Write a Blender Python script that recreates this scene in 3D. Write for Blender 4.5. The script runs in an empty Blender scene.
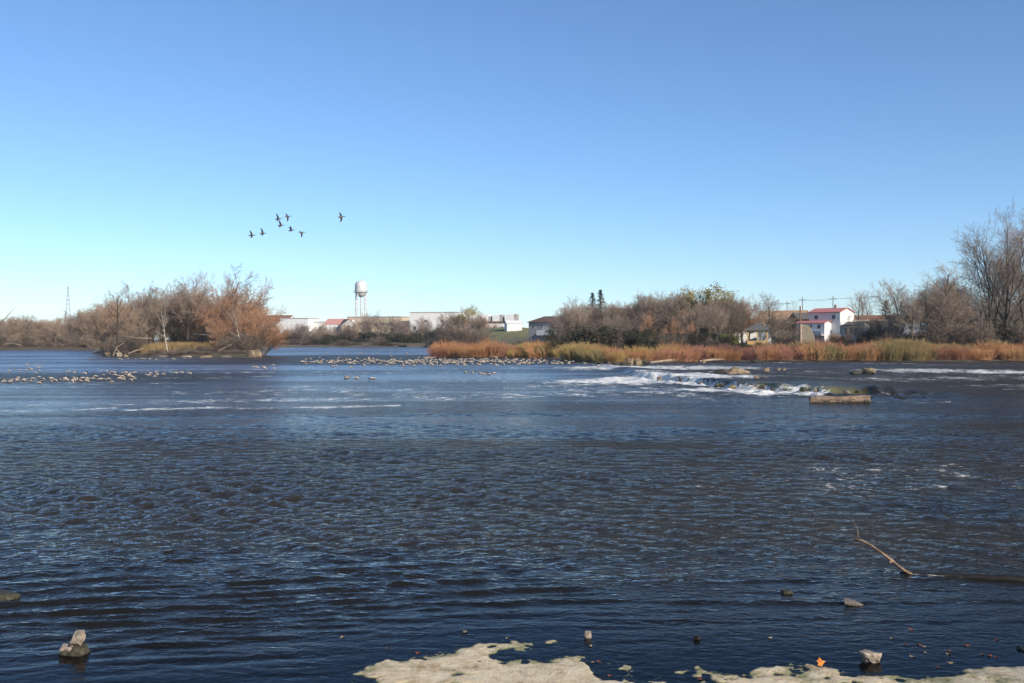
import bpy, math, random
import numpy as np
from mathutils import Vector, Matrix
R = math.radians
sc = bpy.context.scene
COL = sc.collection

# ------------------------------------------------------------------ camera
F = 995.0; CH = 4.0; HZ = 339.0        # focal length in pixels, eye height, horizon row
cam_d = bpy.data.cameras.new('camera'); cam = bpy.data.objects.new('camera', cam_d); COL.objects.link(cam)
cam.location = (0, 0, CH); cam_d.sensor_width = 36; cam_d.lens = 36 * F / 1024
cam.rotation_euler = (R(90) - math.atan((341.5 - HZ) / F), 0, 0)
cam_d.clip_start = 0.1; cam_d.clip_end = 30000
sc.camera = cam
# ------------------------------------------------------------------ world, sun, exposure
SUN_AZ = 137.0      # clockwise from +Y (view direction); sun is behind the camera on the right
SUN_EL = 27.0
w = bpy.data.worlds.new('World'); sc.world = w; w.use_nodes = True
nt = w.node_tree; nt.nodes.clear()
sky = nt.nodes.new('ShaderNodeTexSky'); sky.sky_type = 'NISHITA'; sky.sun_disc = False
sky.sun_elevation = R(SUN_EL); sky.sun_rotation = R(SUN_AZ)
sky.altitude = 0; sky.air_density = 0.88; sky.dust_density = 0.0; sky.ozone_density = 6.0
bg = nt.nodes.new('ShaderNodeBackground'); bg.inputs[1].default_value = 0.126
out = nt.nodes.new('ShaderNodeOutputWorld')
nt.links.new(sky.outputs[0], bg.inputs[0]); nt.links.new(bg.outputs[0], out.inputs[0])
sd = bpy.data.lights.new('sun', 'SUN'); so = bpy.data.objects.new('sun', sd); COL.objects.link(so)
sd.energy = 4.8; sd.angle = R(0.53); sd.color = (1.0, 0.90, 0.76)
sdir = Vector((math.sin(R(SUN_AZ)) * math.cos(R(SUN_EL)), math.cos(R(SUN_AZ)) * math.cos(R(SUN_EL)), math.sin(R(SUN_EL))))
so.rotation_euler = sdir.to_track_quat('Z', 'Y').to_euler(); so.location = (60, -90, 120)
sc.view_settings.view_transform = 'Standard'; sc.view_settings.look = 'None'
sc.view_settings.gamma = 1; sc.view_settings.use_curve_mapping = False
sc.view_settings.exposure = 0.32
sc.cycles.max_bounces = 6; sc.cycles.transparent_max_bounces = 8
sc.cycles.volume_bounces = 0; sc.cycles.caustics_reflective = False; sc.cycles.caustics_refractive = False
sc.cycles.sample_clamp_indirect = 4

# ------------------------------------------------------------------ helpers
def wp(px, Y, z=None, py=None):
    X = (px - 512) / F * Y
    if z is None: z = CH - (py - HZ) / F * Y if py is not None else 0
    return Vector((X, Y, z))
def onw(px, py, z=0.0):                     # point of the water level seen at a row
    Y = F * (CH - z) / (py - HZ)
    return Vector(((px - 512) / F * Y, Y, z))
def zof(py, Y): return CH - (py - HZ) / F * Y

def link(name, me, mat=None, parent=None, smooth=False):
    o = bpy.data.objects.new(name, me); COL.objects.link(o)
    if mat:
        for m in (mat if isinstance(mat, (list, tuple)) else [mat]): me.materials.append(m)
    if parent: o.parent = parent
    if smooth: me.polygons.foreach_set('use_smooth', [True] * len(me.polygons))
    return o
def tag(o, label, cat, group=None, kind=None):
    o['label'] = label; o['category'] = cat
    if group: o['group'] = group
    if kind: o['kind'] = kind
    return o
def empty(name, loc, rz=0):
    o = bpy.data.objects.new(name, None); COL.objects.link(o)
    o.location = loc; o.rotation_euler = (0, 0, rz); o.empty_display_size = 0.2
    return o
def kids(o): return [c for c in bpy.data.objects if c.parent == o]
KID = {}
def copy_tree(o, parent=None):
    c = o.copy(); COL.objects.link(c); c.parent = parent
    for ch in KID.setdefault(o.name, kids(o)): copy_tree(ch, c)
    return c

def mesh_np(name, V, Fc, mats=None):
    """V (n,3), Fc list of arrays each (m,k)"""
    me = bpy.data.meshes.new(name)
    V = np.asarray(V, dtype=np.float32)
    me.vertices.add(len(V)); me.vertices.foreach_set('co', V.ravel())
    idx = []; ls = []; lt = []; off = 0
    for A in Fc:
        A = np.asarray(A, dtype=np.int32)
        if len(A) == 0: continue
        k = A.shape[1]; idx.append(A.ravel())
        ls.append(off + np.arange(len(A)) * k); lt.append(np.full(len(A), k)); off += A.size
    idx = np.concatenate(idx); ls = np.concatenate(ls); lt = np.concatenate(lt)
    me.loops.add(len(idx)); me.loops.foreach_set('vertex_index', idx)
    me.polygons.add(len(ls)); me.polygons.foreach_set('loop_start', ls.astype(np.int32)); me.polygons.foreach_set('loop_total', lt.astype(np.int32))
    if mats is not None: me.polygons.foreach_set('material_index', np.asarray(mats, dtype=np.int32))
    me.update(calc_edges=True); me.validate()
    return me
def attr(me, name, vals):
    a = me.attributes.new(name, 'FLOAT', 'POINT'); a.data.foreach_set('value', np.asarray(vals, dtype=np.float32))

# numpy noise -------------------------------------------------------
def _h(ix, iy, s):
    n = (ix.astype(np.int64) * 374761393 + iy.astype(np.int64) * 668265263 + s * 1442695041) & 0xffffffff
    n = ((n ^ (n >> 13)) * 1274126177) & 0xffffffff
    return ((n ^ (n >> 16)) & 0xffff) / 65535.0
def vnoise(x, y, s=0):
    ix = np.floor(x); iy = np.floor(y); fx = x - ix; fy = y - iy
    fx = fx * fx * fx * (fx * (fx * 6 - 15) + 10); fy = fy * fy * fy * (fy * (fy * 6 - 15) + 10)
    a = _h(ix, iy, s); b = _h(ix + 1, iy, s); c = _h(ix, iy + 1, s); d = _h(ix + 1, iy + 1, s)
    return (a + (b - a) * fx) * (1 - fy) + (c + (d - c) * fx) * fy
def fbm(x, y, o=4, s=0):
    r = 0; a = 0.5; t = 0
    for i in range(o):
        r = r + a * vnoise(x, y, s + i * 7); t += a; a *= 0.5
        x = x * 2.03 + 17.1; y = y * 2.03 + 5.7
    return r / t
def sst(x, a, b):
    t = np.clip((x - a) / (b - a), 0, 1); return t * t * (3 - 2 * t)
def sdpoly(x, y, P):
    """signed distance, positive inside"""
    P = np.asarray(P, float); n = len(P); d = np.full(x.shape, 1e18); ins = np.zeros(x.shape, bool)
    for i in range(n):
        ax, ay = P[i]; bx, by = P[(i + 1) % n]; ex, ey = bx - ax, by - ay
        t = np.clip(((x - ax) * ex + (y - ay) * ey) / (ex * ex + ey * ey + 1e-12), 0, 1)
        d = np.minimum(d, (x - ax - t * ex) ** 2 + (y - ay - t * ey) ** 2)
        if ay != by:
            c = ((ay > y) != (by > y)) & (x < (bx - ax) * (y - ay) / (by - ay) + ax); ins ^= c
    d = np.sqrt(d); return np.where(ins, d, -d)
def dline(x, y, P):
    d = np.full(x.shape, 1e18)
    for (ax, ay), (bx, by) in zip(P[:-1], P[1:]):
        ex, ey = bx - ax, by - ay
        t = np.clip(((x - ax) * ex + (y - ay) * ey) / (ex * ex + ey * ey + 1e-12), 0, 1)
        d = np.minimum(d, (x - ax - t * ex) ** 2 + (y - ay - t * ey) ** 2)
    return np.sqrt(d)
def W2(L): return [tuple(onw(a, b))[:2] for a, b in L]

# materials ---------------------------------------------------------
def new_mat(name):
    m = bpy.data.materials.new(name); m.use_nodes = True
    return m, m.node_tree, m.node_tree.nodes['Principled BSDF']
def N(nt, t, **kw):
    n = nt.nodes.new(t)
    for k, v in kw.items(): setattr(n, k, v)
    return n
def mat(name, col, col2=None, scale=3.0, rough=0.8, bump=0.0, rnd=0.0, stretch=(1, 1, 1), metal=0.0, spec=0.3):
    """procedural: noise mottling between two colours, optional per-object brightness variation and bump"""
    m, nt, p = new_mat(name)
    if col2 is None: col2 = tuple(c * 0.75 for c in col)
    tc = N(nt, 'ShaderNodeTexCoord'); mp = N(nt, 'ShaderNodeMapping'); mp.inputs['Scale'].default_value = stretch
    nz = N(nt, 'ShaderNodeTexNoise'); nz.inputs['Scale'].default_value = scale; nz.inputs['Detail'].default_value = 4
    nt.links.new(tc.outputs['Object'], mp.inputs[0]); nt.links.new(mp.outputs[0], nz.inputs[0])
    cr = N(nt, 'ShaderNodeValToRGB'); cr.color_ramp.elements[0].position = 0.35; cr.color_ramp.elements[1].position = 0.65
    cr.color_ramp.elements[0].color = (*col2, 1); cr.color_ramp.elements[1].color = (*col, 1)
    nt.links.new(nz.outputs[0], cr.inputs[0]); last = cr.outputs[0]
    if rnd:
        oi = N(nt, 'ShaderNodeObjectInfo'); mr = N(nt, 'ShaderNodeMapRange')
        mr.inputs['To Min'].default_value = 1 - rnd; mr.inputs['To Max'].default_value = 1 + rnd
        nt.links.new(oi.outputs['Random'], mr.inputs[0])
        vm = N(nt, 'ShaderNodeVectorMath', operation='SCALE'); nt.links.new(last, vm.inputs[0]); nt.links.new(mr.outputs[0], vm.inputs['Scale'])
        last = vm.outputs[0]
    nt.links.new(last, p.inputs['Base Color'])
    p.inputs['Roughness'].default_value = rough; p.inputs['Metallic'].default_value = metal
    p.inputs['Specular IOR Level'].default_value = spec
    if bump:
        b = N(nt, 'ShaderNodeBump'); b.inputs['Strength'].default_value = 1; b.inputs['Distance'].default_value = bump
        nt.links.new(nz.outputs[0], b.inputs['Height']); nt.links.new(b.outputs[0], p.inputs['Normal'])
    return m

# ------------------------------------------------------------------ land shapes (plan view)
P_RIGHT = W2([(431, 357.2), (470, 357.8), (520, 357.6), (560, 358.6), (580, 361.5), (606, 363.2), (640, 364), (690, 361.8), (760, 361.3),
              (850, 361.2), (940, 361.4), (1024, 361), (1250, 362), (2200, 368)]) + [(900, 150), (900, 700), (0, 500), (-45, 490), (-31, 405), (-15, 320)] + \
          W2([(520, 354), (470, 355.2), (436, 355.8)])
P_FAR = W2([(-1500, 358), (-300, 351.5), (0, 350), (96, 350), (180, 348.2), (262, 347.6), (350, 347.2), (440, 347), (600, 348)]) + \
        [(700, 460), (9000, 460), (9000, 9000), (-9000, 9000), (-9000, 300)]
P_ISLE = W2([(90, 352.6), (96, 354.6), (118, 356.2), (150, 357.0), (200, 357.4), (240, 357.8), (262, 357.6), (263, 355), (244, 353.2), (150, 352.2)])
P_BEACH = W2([(330, 695), (345, 684), (372, 668), (398, 662), (425, 654), (440, 650), (465, 647), (500, 641.5), (530, 642), (556, 640), (560, 645), (535, 650),
              (498, 651), (482, 656), (500, 660), (548, 659), (575, 657), (600, 662), (640, 669), (642, 675), (618, 678), (640, 683), (668, 676), (700, 668),
              (745, 673), (790, 668), (830, 671), (880, 676), (940, 679), (968, 675), (975, 670), (1024, 668), (1100, 664), (1500, 640)]) + \
          [(60, 12.0), (60, -60), (-60, -60), (-60, 4), (-9, 10.9)]
HILLS = [(-4, 450, 34, 42, 7.5), (10, 400, 22, 30, 2.5), (75, 262, 45, 30, 1.0)]
def ground_h(x, y):
    x = np.asarray(x, float); y = np.asarray(y, float)
    wob = (fbm(x / 9, y / 9, 3, 3) - 0.5) * 5
    dr = sdpoly(x, y, P_RIGHT) + wob * 0.5; df = sdpoly(x, y, P_FAR) + wob; di = sdpoly(x, y, P_ISLE) + wob * 0.4
    def prof(d, lo, hi, run): return np.where(d > 0, lo * (1 - np.exp(-d / 2.5)) + hi * sst(d, 5, run), np.maximum(d * 0.25, -1.2))
    h = np.maximum(np.maximum(prof(dr, 0.5, 1.5, 45), prof(df, 1.0, 1.6, 80)), prof(di, 0.8, 0.9, 12))
    for (cx, cy, sx, sy, a) in HILLS: h = h + a * np.exp(-((x - cx) / sx) ** 2 - ((y - cy) / sy) ** 2) * (h > 0.3)
    h = h + (fbm(x / 3.0, y / 3.0, 3, 9) - 0.5) * 0.35 * (h > -1.1) * (y > 60)
    # near shore: a thin pale slab just out of the water, shallows before it
    nn = (fbm(x * 2.6, y * 2.6, 5, 21) - 0.5)
    db = sdpoly(x, y, P_BEACH) + nn * 0.46 + (fbm(x * 9, y * 9, 3, 25) - 0.5) * 0.12
    near = np.where(db > 0, 0.003 + 0.018 * (1 - np.exp(-db / 0.25)) + 0.034 * nn - 0.03 * sst(fbm(x * 1.7, y * 1.7, 4, 23), 0.60, 0.68), np.maximum(-0.035 + db * 0.16, -1.0) + 0.03 * nn * sst(-db, 0.02, 0.4)
                    + 0.03 * sst(-db, 0.0, 0.05) * 0)
    near = np.where(db <= 0, np.where(db > -0.12, 0.003 + db * 0.28, near), near)
    near = near + 0.21 * np.clip(10.6 - y, 0, 14) * (y > -1) + 0.21 * 11.6 * (y <= -1)
    return np.where(y < 40, near, h)
def gz(x, y): return float(ground_h(np.array([x]), np.array([y]))[0])

def polar_rows(y0, y1, k):
    n = int(math.log(y1 / y0) / k); return y0 * np.exp(np.linspace(0, 1, n) * math.log(y1 / y0))
def polar_grid(rows, ncol, core=0.62, wide=1.6, nout=26):
    s = np.linspace(-core, core, ncol); o = core + (wide - core) * (np.linspace(0, 1, nout + 1)[1:]) ** 2.2
    s = np.concatenate([-o[::-1], s, o]); Wd = np.maximum(np.abs(rows), 9.0)
    X = s[None, :] * Wd[:, None]; Y = np.repeat(rows[:, None], len(s), 1)
    nr, nc = X.shape; i = np.arange(nr * nc).reshape(nr, nc)
    Fq = np.stack([i[:-1, :-1], i[:-1, 1:], i[1:, 1:], i[1:, :-1]], -1).reshape(-1, 4)
    return X, Y, Fq

# ------------------------------------------------------------------ ground
rows = np.concatenate([np.linspace(-300, 5, 30)[:-1], np.linspace(5, 10.8, 24)[:-1], polar_rows(10.8, 15.5, 0.0022)[:-1], polar_rows(15.5, 120, 0.02)[:-1],
                       polar_rows(120, 700, 0.006)[:-1], polar_rows(700, 3400, 0.06)])
X, Y, Fq = polar_grid(rows, 640)
Z = ground_h(X, Y)
gm = mesh_np('ground', np.stack([X.ravel(), Y.ravel(), Z.ravel()], -1), [Fq])
m, nt, p = new_mat('ground_soil')
geo = N(nt, 'ShaderNodeNewGeometry'); sp = N(nt, 'ShaderNodeSeparateXYZ'); nt.links.new(geo.outputs['Position'], sp.inputs[0])
def noise(nt, src, scale, det=4, rough=0.55, dist=0.0):
    n = N(nt, 'ShaderNodeTexNoise'); n.inputs['Scale'].default_value = scale; n.inputs['Detail'].default_value = det
    n.inputs['Roughness'].default_value = rough; n.inputs['Distortion'].default_value = dist
    nt.links.new(src, n.inputs[0]); return n.outputs[0]
def ramp(nt, src, stops):
    c = N(nt, 'ShaderNodeValToRGB'); e = c.color_ramp.elements
    while len(e) < len(stops): e.new(0.5)
    for q, (pos, colr) in zip(e, stops): q.position = pos; q.color = (*colr, 1) if len(colr) == 3 else colr
    nt.links.new(src, c.inputs[0]); return c.outputs[0]
def mix(nt, f, a, b):
    n = N(nt, 'ShaderNodeMix', data_type='RGBA')
    for s, v in ((n.inputs[0], f), (n.inputs[6], a), (n.inputs[7], b)):
        if isinstance(v, (int, float)): s.default_value = v
        elif isinstance(v, tuple): s.default_value = (*v, 1)
        else: nt.links.new(v, s)
    return n.outputs[2]
def mr(nt, src, a, b, c=0.0, d=1.0, smooth=False):
    n = N(nt, 'ShaderNodeMapRange'); n.interpolation_type = 'SMOOTHSTEP' if smooth else 'LINEAR'
    for i, v in zip((1, 2, 3, 4), (a, b, c, d)): n.inputs[i].default_value = v
    nt.links.new(src, n.inputs[0]); return n.outputs[0]
def mth(nt, op, a, b=None):
    n = N(nt, 'ShaderNodeMath', operation=op)
    for i, v in enumerate((a, b)):
        if v is None: continue
        if isinstance(v, (int, float)): n.inputs[i].default_value = v
        else: nt.links.new(v, n.inputs[i])
    return n.outputs[0]
P = geo.outputs['Position']
slab = ramp(nt, noise(nt, P, 3.2, 8, 0.72), [(0.30, (0.30, 0.20, 0.11)), (0.42, (0.70, 0.55, 0.34)), (0.55, (0.88, 0.73, 0.49)), (0.66, (0.90, 0.81, 0.60)), (0.8, (0.62, 0.54, 0.32))])
grit = ramp(nt, noise(nt, P, 45, 4, 0.7), [(0.32, (0.50, 0.46, 0.38)), (0.50, (1, 1, 1))])
mm = N(nt, 'ShaderNodeMix', data_type='RGBA', blend_type='MULTIPLY'); mm.inputs[0].default_value = 0.75
nt.links.new(slab, mm.inputs[6]); nt.links.new(grit, mm.inputs[7]); slab = mm.outputs[2]
rust = ramp(nt, noise(nt, P, 3.1, 5, 0.6, 0.5), [(0.60, (0, 0, 0)), (0.68, (1, 1, 1))]); slab = mix(nt, mth(nt, 'MULTIPLY', rust, 0.7), slab, (0.30, 0.15, 0.055))
alg = ramp(nt, noise(nt, P, 20, 5, 0.7), [(0.35, (0.16, 0.16, 0.05)), (0.65, (0.50, 0.46, 0.24))])
zz = mth(nt, 'ADD', sp.outputs[2], mth(nt, 'MULTIPLY', mth(nt, 'SUBTRACT', noise(nt, P, 7, 5, 0.7), 0.5), 0.035))
slab = mix(nt, mr(nt, zz, 0.003, 0.014), alg, slab)
bed = ramp(nt, noise(nt, P, 14, 5, 0.7), [(0.35, (0.02, 0.014, 0.009)), (0.55, (0.07, 0.05, 0.028)), (0.75, (0.16, 0.115, 0.065))])
nearc = mix(nt, mr(nt, sp.outputs[2], -0.012, 0.004), bed, slab)
bankc = ramp(nt, noise(nt, P, 0.35, 6, 0.7), [(0.35, (0.045, 0.035, 0.022)), (0.55, (0.13, 0.10, 0.06)), (0.7, (0.16, 0.15, 0.06))])
grassc = ramp(nt, noise(nt, P, 0.8, 5), [(0.35, (0.10, 0.11, 0.035)), (0.65, (0.24, 0.21, 0.08))])
at = N(nt, 'ShaderNodeAttribute', attribute_name='grass')
bankc = mix(nt, at.outputs['Fac'], bankc, grassc)
shore = ramp(nt, noise(nt, P, 1.2, 5, 0.7), [(0.35, (0.035, 0.027, 0.02)), (0.65, (0.12, 0.09, 0.06))])
bankc = mix(nt, mr(nt, sp.outputs[2], 0.35, 0.6), shore, bankc)
nt.links.new(mix(nt, mr(nt, sp.outputs[1], 38, 42), nearc, bankc), p.inputs['Base Color'])
p.inputs['Roughness'].default_value = 0.85
b = N(nt, 'ShaderNodeBump'); b.inputs['Distance'].default_value = 0.06; nt.links.new(noise(nt, P, 16, 8, 0.75), b.inputs['Height']); nt.links.new(b.outputs[0], p.inputs['Normal'])
x_, y_ = X.ravel(), Y.ravel()
gr = np.maximum(np.exp(-(((x_ + 6) / 26) ** 4) - (((y_ - 430) / 45) ** 4)), 0)
gr = np.maximum(gr, np.exp(-(((x_ - 52) / 14) ** 4) - (((y_ - 228) / 22) ** 4)))
gr = np.maximum(gr, (y_ < 9) * 1.0)
attr(gm, 'grass', gr)
g = link('ground', gm, m, smooth=True); g['kind'] = 'structure'

# ------------------------------------------------------------------ water
rng = np.random.default_rng(5)
rows = np.concatenate([polar_rows(10.0, 130, 0.0036)[:-1], polar_rows(130, 2500, 0.008)])
X, Y, Fq = polar_grid(rows, 820, core=0.60, wide=3.0, nout=40)
x = X.ravel(); y = Y.ravel()
cell = 0.0036 * y
Wx = x + (fbm(x / 4, y / 4, 2, 41) - 0.5) * 0.8; Wy = y + (fbm(x / 4, y / 4, 2, 42) - 0.5) * 0.8
big = 0.5 * fbm(x / 16, y / 7, 3, 51) + 0.5 * fbm(x / 30 + y / 40, y / 3.2, 3, 53); big = (big - 0.5) * 1.35 + 0.5                       # patches of livelier and calmer water
rapid = sst(y + (fbm(x / 3, y / 2, 3, 52) - 0.5) * 6 + 0.12 * x, 14.5, 23) * (0.35 + 1.1 * sst(big, 0.35, 0.68)); rapid = rapid * (1 - 0.45 * sst(y, 60, 120))
boil = np.exp(-((x + 7) / 7) ** 2 - ((y - 25) / 6) ** 2) + 0.6 * np.exp(-((x + 2) / 9) ** 2 - ((y - 19.5) / 2.6) ** 2)
rapid = rapid + 0.9 * boil
shore_d = np.ones_like(x); nr_ = y < 30; shore_d[nr_] = np.clip(-sdpoly(x[nr_], y[nr_], P_BEACH) / 4.5, 0.05, 1)
z = np.zeros_like(x)
cur = np.sin((y + 0.22 * x + (fbm(x / 9, y / 6, 3, 55) - 0.5) * 9) * 1.25) * sst(fbm(x / 12, y / 9, 2, 56), 0.42, 0.6)
rapid = rapid * (1 + 0.55 * cur * sst(y, 18, 24))
def waves(n, lmin, lmax, ang, spread, steep):
    r = np.zeros_like(x)
    for i in range(n):
        lam = lmin * (lmax / lmin) ** rng.random(); a = R(ang + rng.normal() * spread); k = 2 * math.pi / lam
        amp = steep * lam * (0.5 + rng.random()) / math.sqrt(n)
        att = sst(lam / cell, 3, 7)
        ph = (Wx * math.cos(a) + Wy * math.sin(a)) * k + rng.random() * 6.28
        s = np.sin(ph); r += amp * att * (s + 0.25 * np.cos(2 * ph))
    return r
cross = waves(44, 0.26, 1.15, 86, 36, 0.037)            # choppy current
fine = waves(26, 0.12, 0.34, 92, 50, 0.045)
lap = waves(9, 0.30, 0.80, 101, 9, 0.017)              # long ripples running to the shore
lap2 = waves(6, 0.22, 0.4, 130, 9, 0.007)
patch = fbm(x / 1.3, y / 0.8, 3, 61)
z = cross * rapid * 0.9 + fine * (0.10 + rapid) * (0.5 + patch) * np.clip(shore_d * 1.3, 0.15, 1) * 0.8
lapm = (1 - sst(y, 17, 21)) * (0.25 + 0.75 * sst(-x, -3.5, 0.5)) * np.clip(0.35 + shore_d, 0, 1)
z += lap * lapm * 2.3 + lap2 * lapm * 1.8 * (0.3 + 0.8 * sst(vnoise(x / 1.5, y / 1.2, 77), 0.4, 0.7))
z *= np.where(y < 20, np.clip(shore_d * 2.0, 0.10, 1), 1)
# a pair of long swells curling to the shore on the right
for (yy, amp) in ((15.25, 0.020), (14.3, 0.010), (16.6, 0.012)):
    yc = yy + 0.012 * (x - 3) ** 2 * np.sign(x - 3) * 0.12 + (vnoise(x * 0.5, y * 0 + yy, 5) - 0.5) * 0.5
    t = (y - yc); z += amp * (np.exp(-(t / 0.10) ** 2) - 0.6 * np.exp(-((t + 0.22) / 0.14) ** 2)) * (0.4 + 0.6 * vnoise(x * 1.2, y, 8)) * sst(x, -1.5, 1.5)
# the ledge and the raised water behind it
LEDGE = [(648, 380), (700, 384), (735, 389), (775, 391.5), (810, 393), (860, 394.5), (905, 395)]
Lx = np.array([onw(a, b)[0] for a, b in LEDGE])
Ly = np.array([onw(a, b)[1] for a, b in LEDGE])
o_ = np.argsort(Lx); Lx = Lx[o_]; Ly = Ly[o_]
yl = np.interp(x, Lx, Ly) + (vnoise(x / 1.1, x * 0, 91) - 0.5) * 2.0
LH = 0.52
side = sst(x, Lx[0] - 0.8, Lx[0] + 0.6) * (1 - sst(x, Lx[-1] - 3.0, Lx[-1] + 7))
back = 1 - sst(y - yl, 14, 70)
step = sst(y - yl, 0.0, 2.0) * side * back
z += LH * step * (0.85 + 0.3 * vnoise(x / 1.7, y / 9, 92))
chop_front = side * np.exp(-((y - yl + 3) / 3.0) ** 2)
z += chop_front * 0.5 * (fbm(x / 0.8, y / 1.1, 3, 93) - 0.42)
z += side * np.exp(-((y - yl - 1.2) / 1.2) ** 2) * 0.34 * (vnoise(x / 0.6, y / 4, 98) - 0.5)
# foam density
foam = np.zeros_like(x)
def fl(pts, wd, st, sx=1.0):
    global foam
    d = dline(x, y, W2(pts)); foam = np.maximum(foam, st * np.exp(-(d / wd) ** 2))
lim = 1 - sst(x, onw(795, 392)[0], onw(830, 393)[0])
foam = np.maximum(foam, 0.86 * side * np.exp(-((y - yl + 2.4) / 4.2) ** 2) * lim)
foam = np.maximum(foam, (0.44 + 0.34 * vnoise(x / 0.9, x * 0, 95)) * side * np.exp(-((y - yl - 0.9) / 0.9) ** 2) * lim)
foam = np.maximum(foam, 0.30 * side * np.exp(-((y - yl + 1.0) / 1.2) ** 2))
fl([(612, 382), (650, 379), (700, 381)], 8, 0.78)
fl([(585, 381), (640, 377)], 6, 0.56)
fl([(690, 389), (745, 393), (800, 394)], 4, 0.60)
fl([(636, 368), (662, 368.5), (694, 367.5)], 13, 0.80)
fl([(650, 375), (640, 379)], 3.5, 0.6)
fl([(598, 365), (612, 364.5)], 3, 0.5)
fl([(570, 386), (640, 388), (720, 393), (640, 393), (560, 390)], 8, 0.44)
fl([(450, 398), (560, 394), (720, 396)], 6, 0.42)
fl([(0, 411), (60, 410), (112, 408)], 1.4, 0.50)
fl([(120, 410), (215, 407.5), (250, 409), (330, 407), (392, 405.5)], 1.8, 0.50)
fl([(140, 393), (200, 391)], 1.2, 0.40)
fl([(60, 404), (220, 401), (420, 398)], 5.0, 0.42)
fl([(925, 370.5), (975, 371.5), (1024, 372), (1100, 373)], 13, 0.66)
fl([(900, 379), (1024, 377)], 12, 0.42)
fl([(770, 362.6), (800, 362.4), (832, 362.2)], 4, 0.46)
fl([(862, 363), (905, 363.5)], 4, 0.44)
fl([(880, 373), (910, 376)], 4, 0.36)
fl([(930, 362.2), (975, 362.2)], 3, 0.44)
fl([(700, 468), (1024, 476)], 3.0, 0.30)
fl([(780, 438), (810, 440)], 0.8, 0.40)
foam = np.maximum(foam, 0.325 * sst(x, -2, 6) * np.exp(-((y - 29) / 8) ** 2))
foam = np.maximum(foam, 0.37 * sst(y, 44, 70) * (1 - sst(y, 150, 230)) * (0.35 + 0.65 * sst(big, 0.4, 0.6)))
foam = np.maximum(foam, 0.26 * (rapid > 1.0) * sst(z, 0.02, 0.08))
foam += 0.035 * (foam > 0.28)
foam *= 0.50 + 0.86 * fbm(x / 1.6, y / 3.0, 4, 97)
# a broken lip of foam along the sunken log
p1 = onw(905, 573.5); p2 = onw(1040, 582)
fl([(886, 571), (925, 576), (965, 577.5)], 0.11, 0.42)
foam = np.maximum(foam, 0.33 * np.exp(-(dline(x, y, [(p1[0], p1[1] - .06), (p2[0], p2[1] - .06)]) / 0.05) ** 2))
olive = side * np.exp(-((y - yl - 1.0) / 1.1) ** 2) * sst(x, onw(725, 389)[0], onw(760, 391)[0]) * (1 - sst(x, onw(850, 394)[0], onw(885, 395)[0])) * (0.5 + 0.7 * vnoise(x / 0.7, y / 3, 96))
band1 = np.exp(-((y - 103) / 13) ** 2) * (1 - sst(x, -34, -22)) 
band2 = sst(y, 148, 165) * (1 - sst(y, 225, 260)) * sst(x, -70, -40) * (1 - sst(x, 8, 30))
chop = 0.55 + 0.75 * sst(0.5 * fbm(x / 30, y / 12, 3, 71) + 0.5 * fbm(x / 40 + y / 50, y / 4.5, 3, 74), 0.42, 0.58); shw = (fbm(x / 2.5, y / 1.5, 3, 72) - 0.5) * 5 + 0.10 * x
chop = chop * (0.22 + 0.78 * sst(y + shw, 15.5, 21)); chop = chop * (1 - 0.66 * sst(y, 30, 60) * (1 - sst(x, 5, 25)))
chop += 0.9 * band1 + 0.9 * band2 + 0.5 * sst(x, 10, 30) * sst(y, 70, 100)
chop *= 0.25 + 0.75 * np.clip(shore_d * 1.5, 0, 1)
z -= 0.0
z += np.clip(foam - 0.35, 0, 0.5) * sst(y, 55, 70) * 0.9 * (fbm(x / 0.9, y / 1.4, 3, 99) - 0.5)
wm = mesh_np('river_water', np.stack([x, y, z], -1), [Fq])
attr(wm, 'foam', foam); attr(wm, 'olive', olive); attr(wm, 'chop', chop)
depth = np.clip(z - ground_h(x, y), 0, 5); attr(wm, 'depth', np.where(y < 40, depth, 2.0))
m, nt, p = new_mat('river_water')
nt.nodes.remove(p)
geo = N(nt, 'ShaderNodeNewGeometry'); P = geo.outputs['Position']
def A(nm): return N(nt, 'ShaderNodeAttribute', attribute_name=nm).outputs['Fac']
mo = nt.nodes['Material Output']
# small waves as bump: two directions of scale
mp = N(nt, 'ShaderNodeMapping'); mp.inputs['Scale'].default_value = (0.75, 1.25, 1); mp.inputs['Rotation'].default_value = (0, 0, R(6)); nt.links.new(P, mp.inputs[0])
n1 = noise(nt, mp.outputs[0], 5.5, 3, 0.55, 0.6); n2 = noise(nt, mp.outputs[0], 1.1, 3, 0.6, 0.4); n3 = noise(nt, mp.outputs[0], 0.28, 3, 0.6, 0.3)
sy = N(nt, 'ShaderNodeSeparateXYZ'); nt.links.new(P, sy.inputs[0])
far1 = mr(nt, sy.outputs[1], 20, 60); far2 = mr(nt, sy.outputs[1], 60, 150)
hgt = mth(nt, 'ADD', mth(nt, 'MULTIPLY', n1, 0.120), mth(nt, 'MULTIPLY', mth(nt, 'MULTIPLY', n2, 0.42), far1))
hgt = mth(nt, 'ADD', hgt, mth(nt, 'MULTIPLY', mth(nt, 'MULTIPLY', n3, 1.3), far2))
hgt = mth(nt, 'MULTIPLY', hgt, A('chop'))
bmp = N(nt, 'ShaderNodeBump'); bmp.inputs['Strength'].default_value = 1.0; bmp.inputs['Distance'].default_value = 1.0
nt.links.new(hgt, bmp.inputs['Height']); NB = bmp.outputs[0]
rough = mr(nt, sy.outputs[1], 15, 150, 0.06, 0.26)
body = mix(nt, A('olive'), mix(nt, mr(nt, A('chop'), 0.15, 1.3), (0.010, 0.010, 0.009), (0.031, 0.027, 0.019)), (0.15, 0.135, 0.055))
df = N(nt, 'ShaderNodeBsdfDiffuse'); nt.links.new(body, df.inputs[0])
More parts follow.
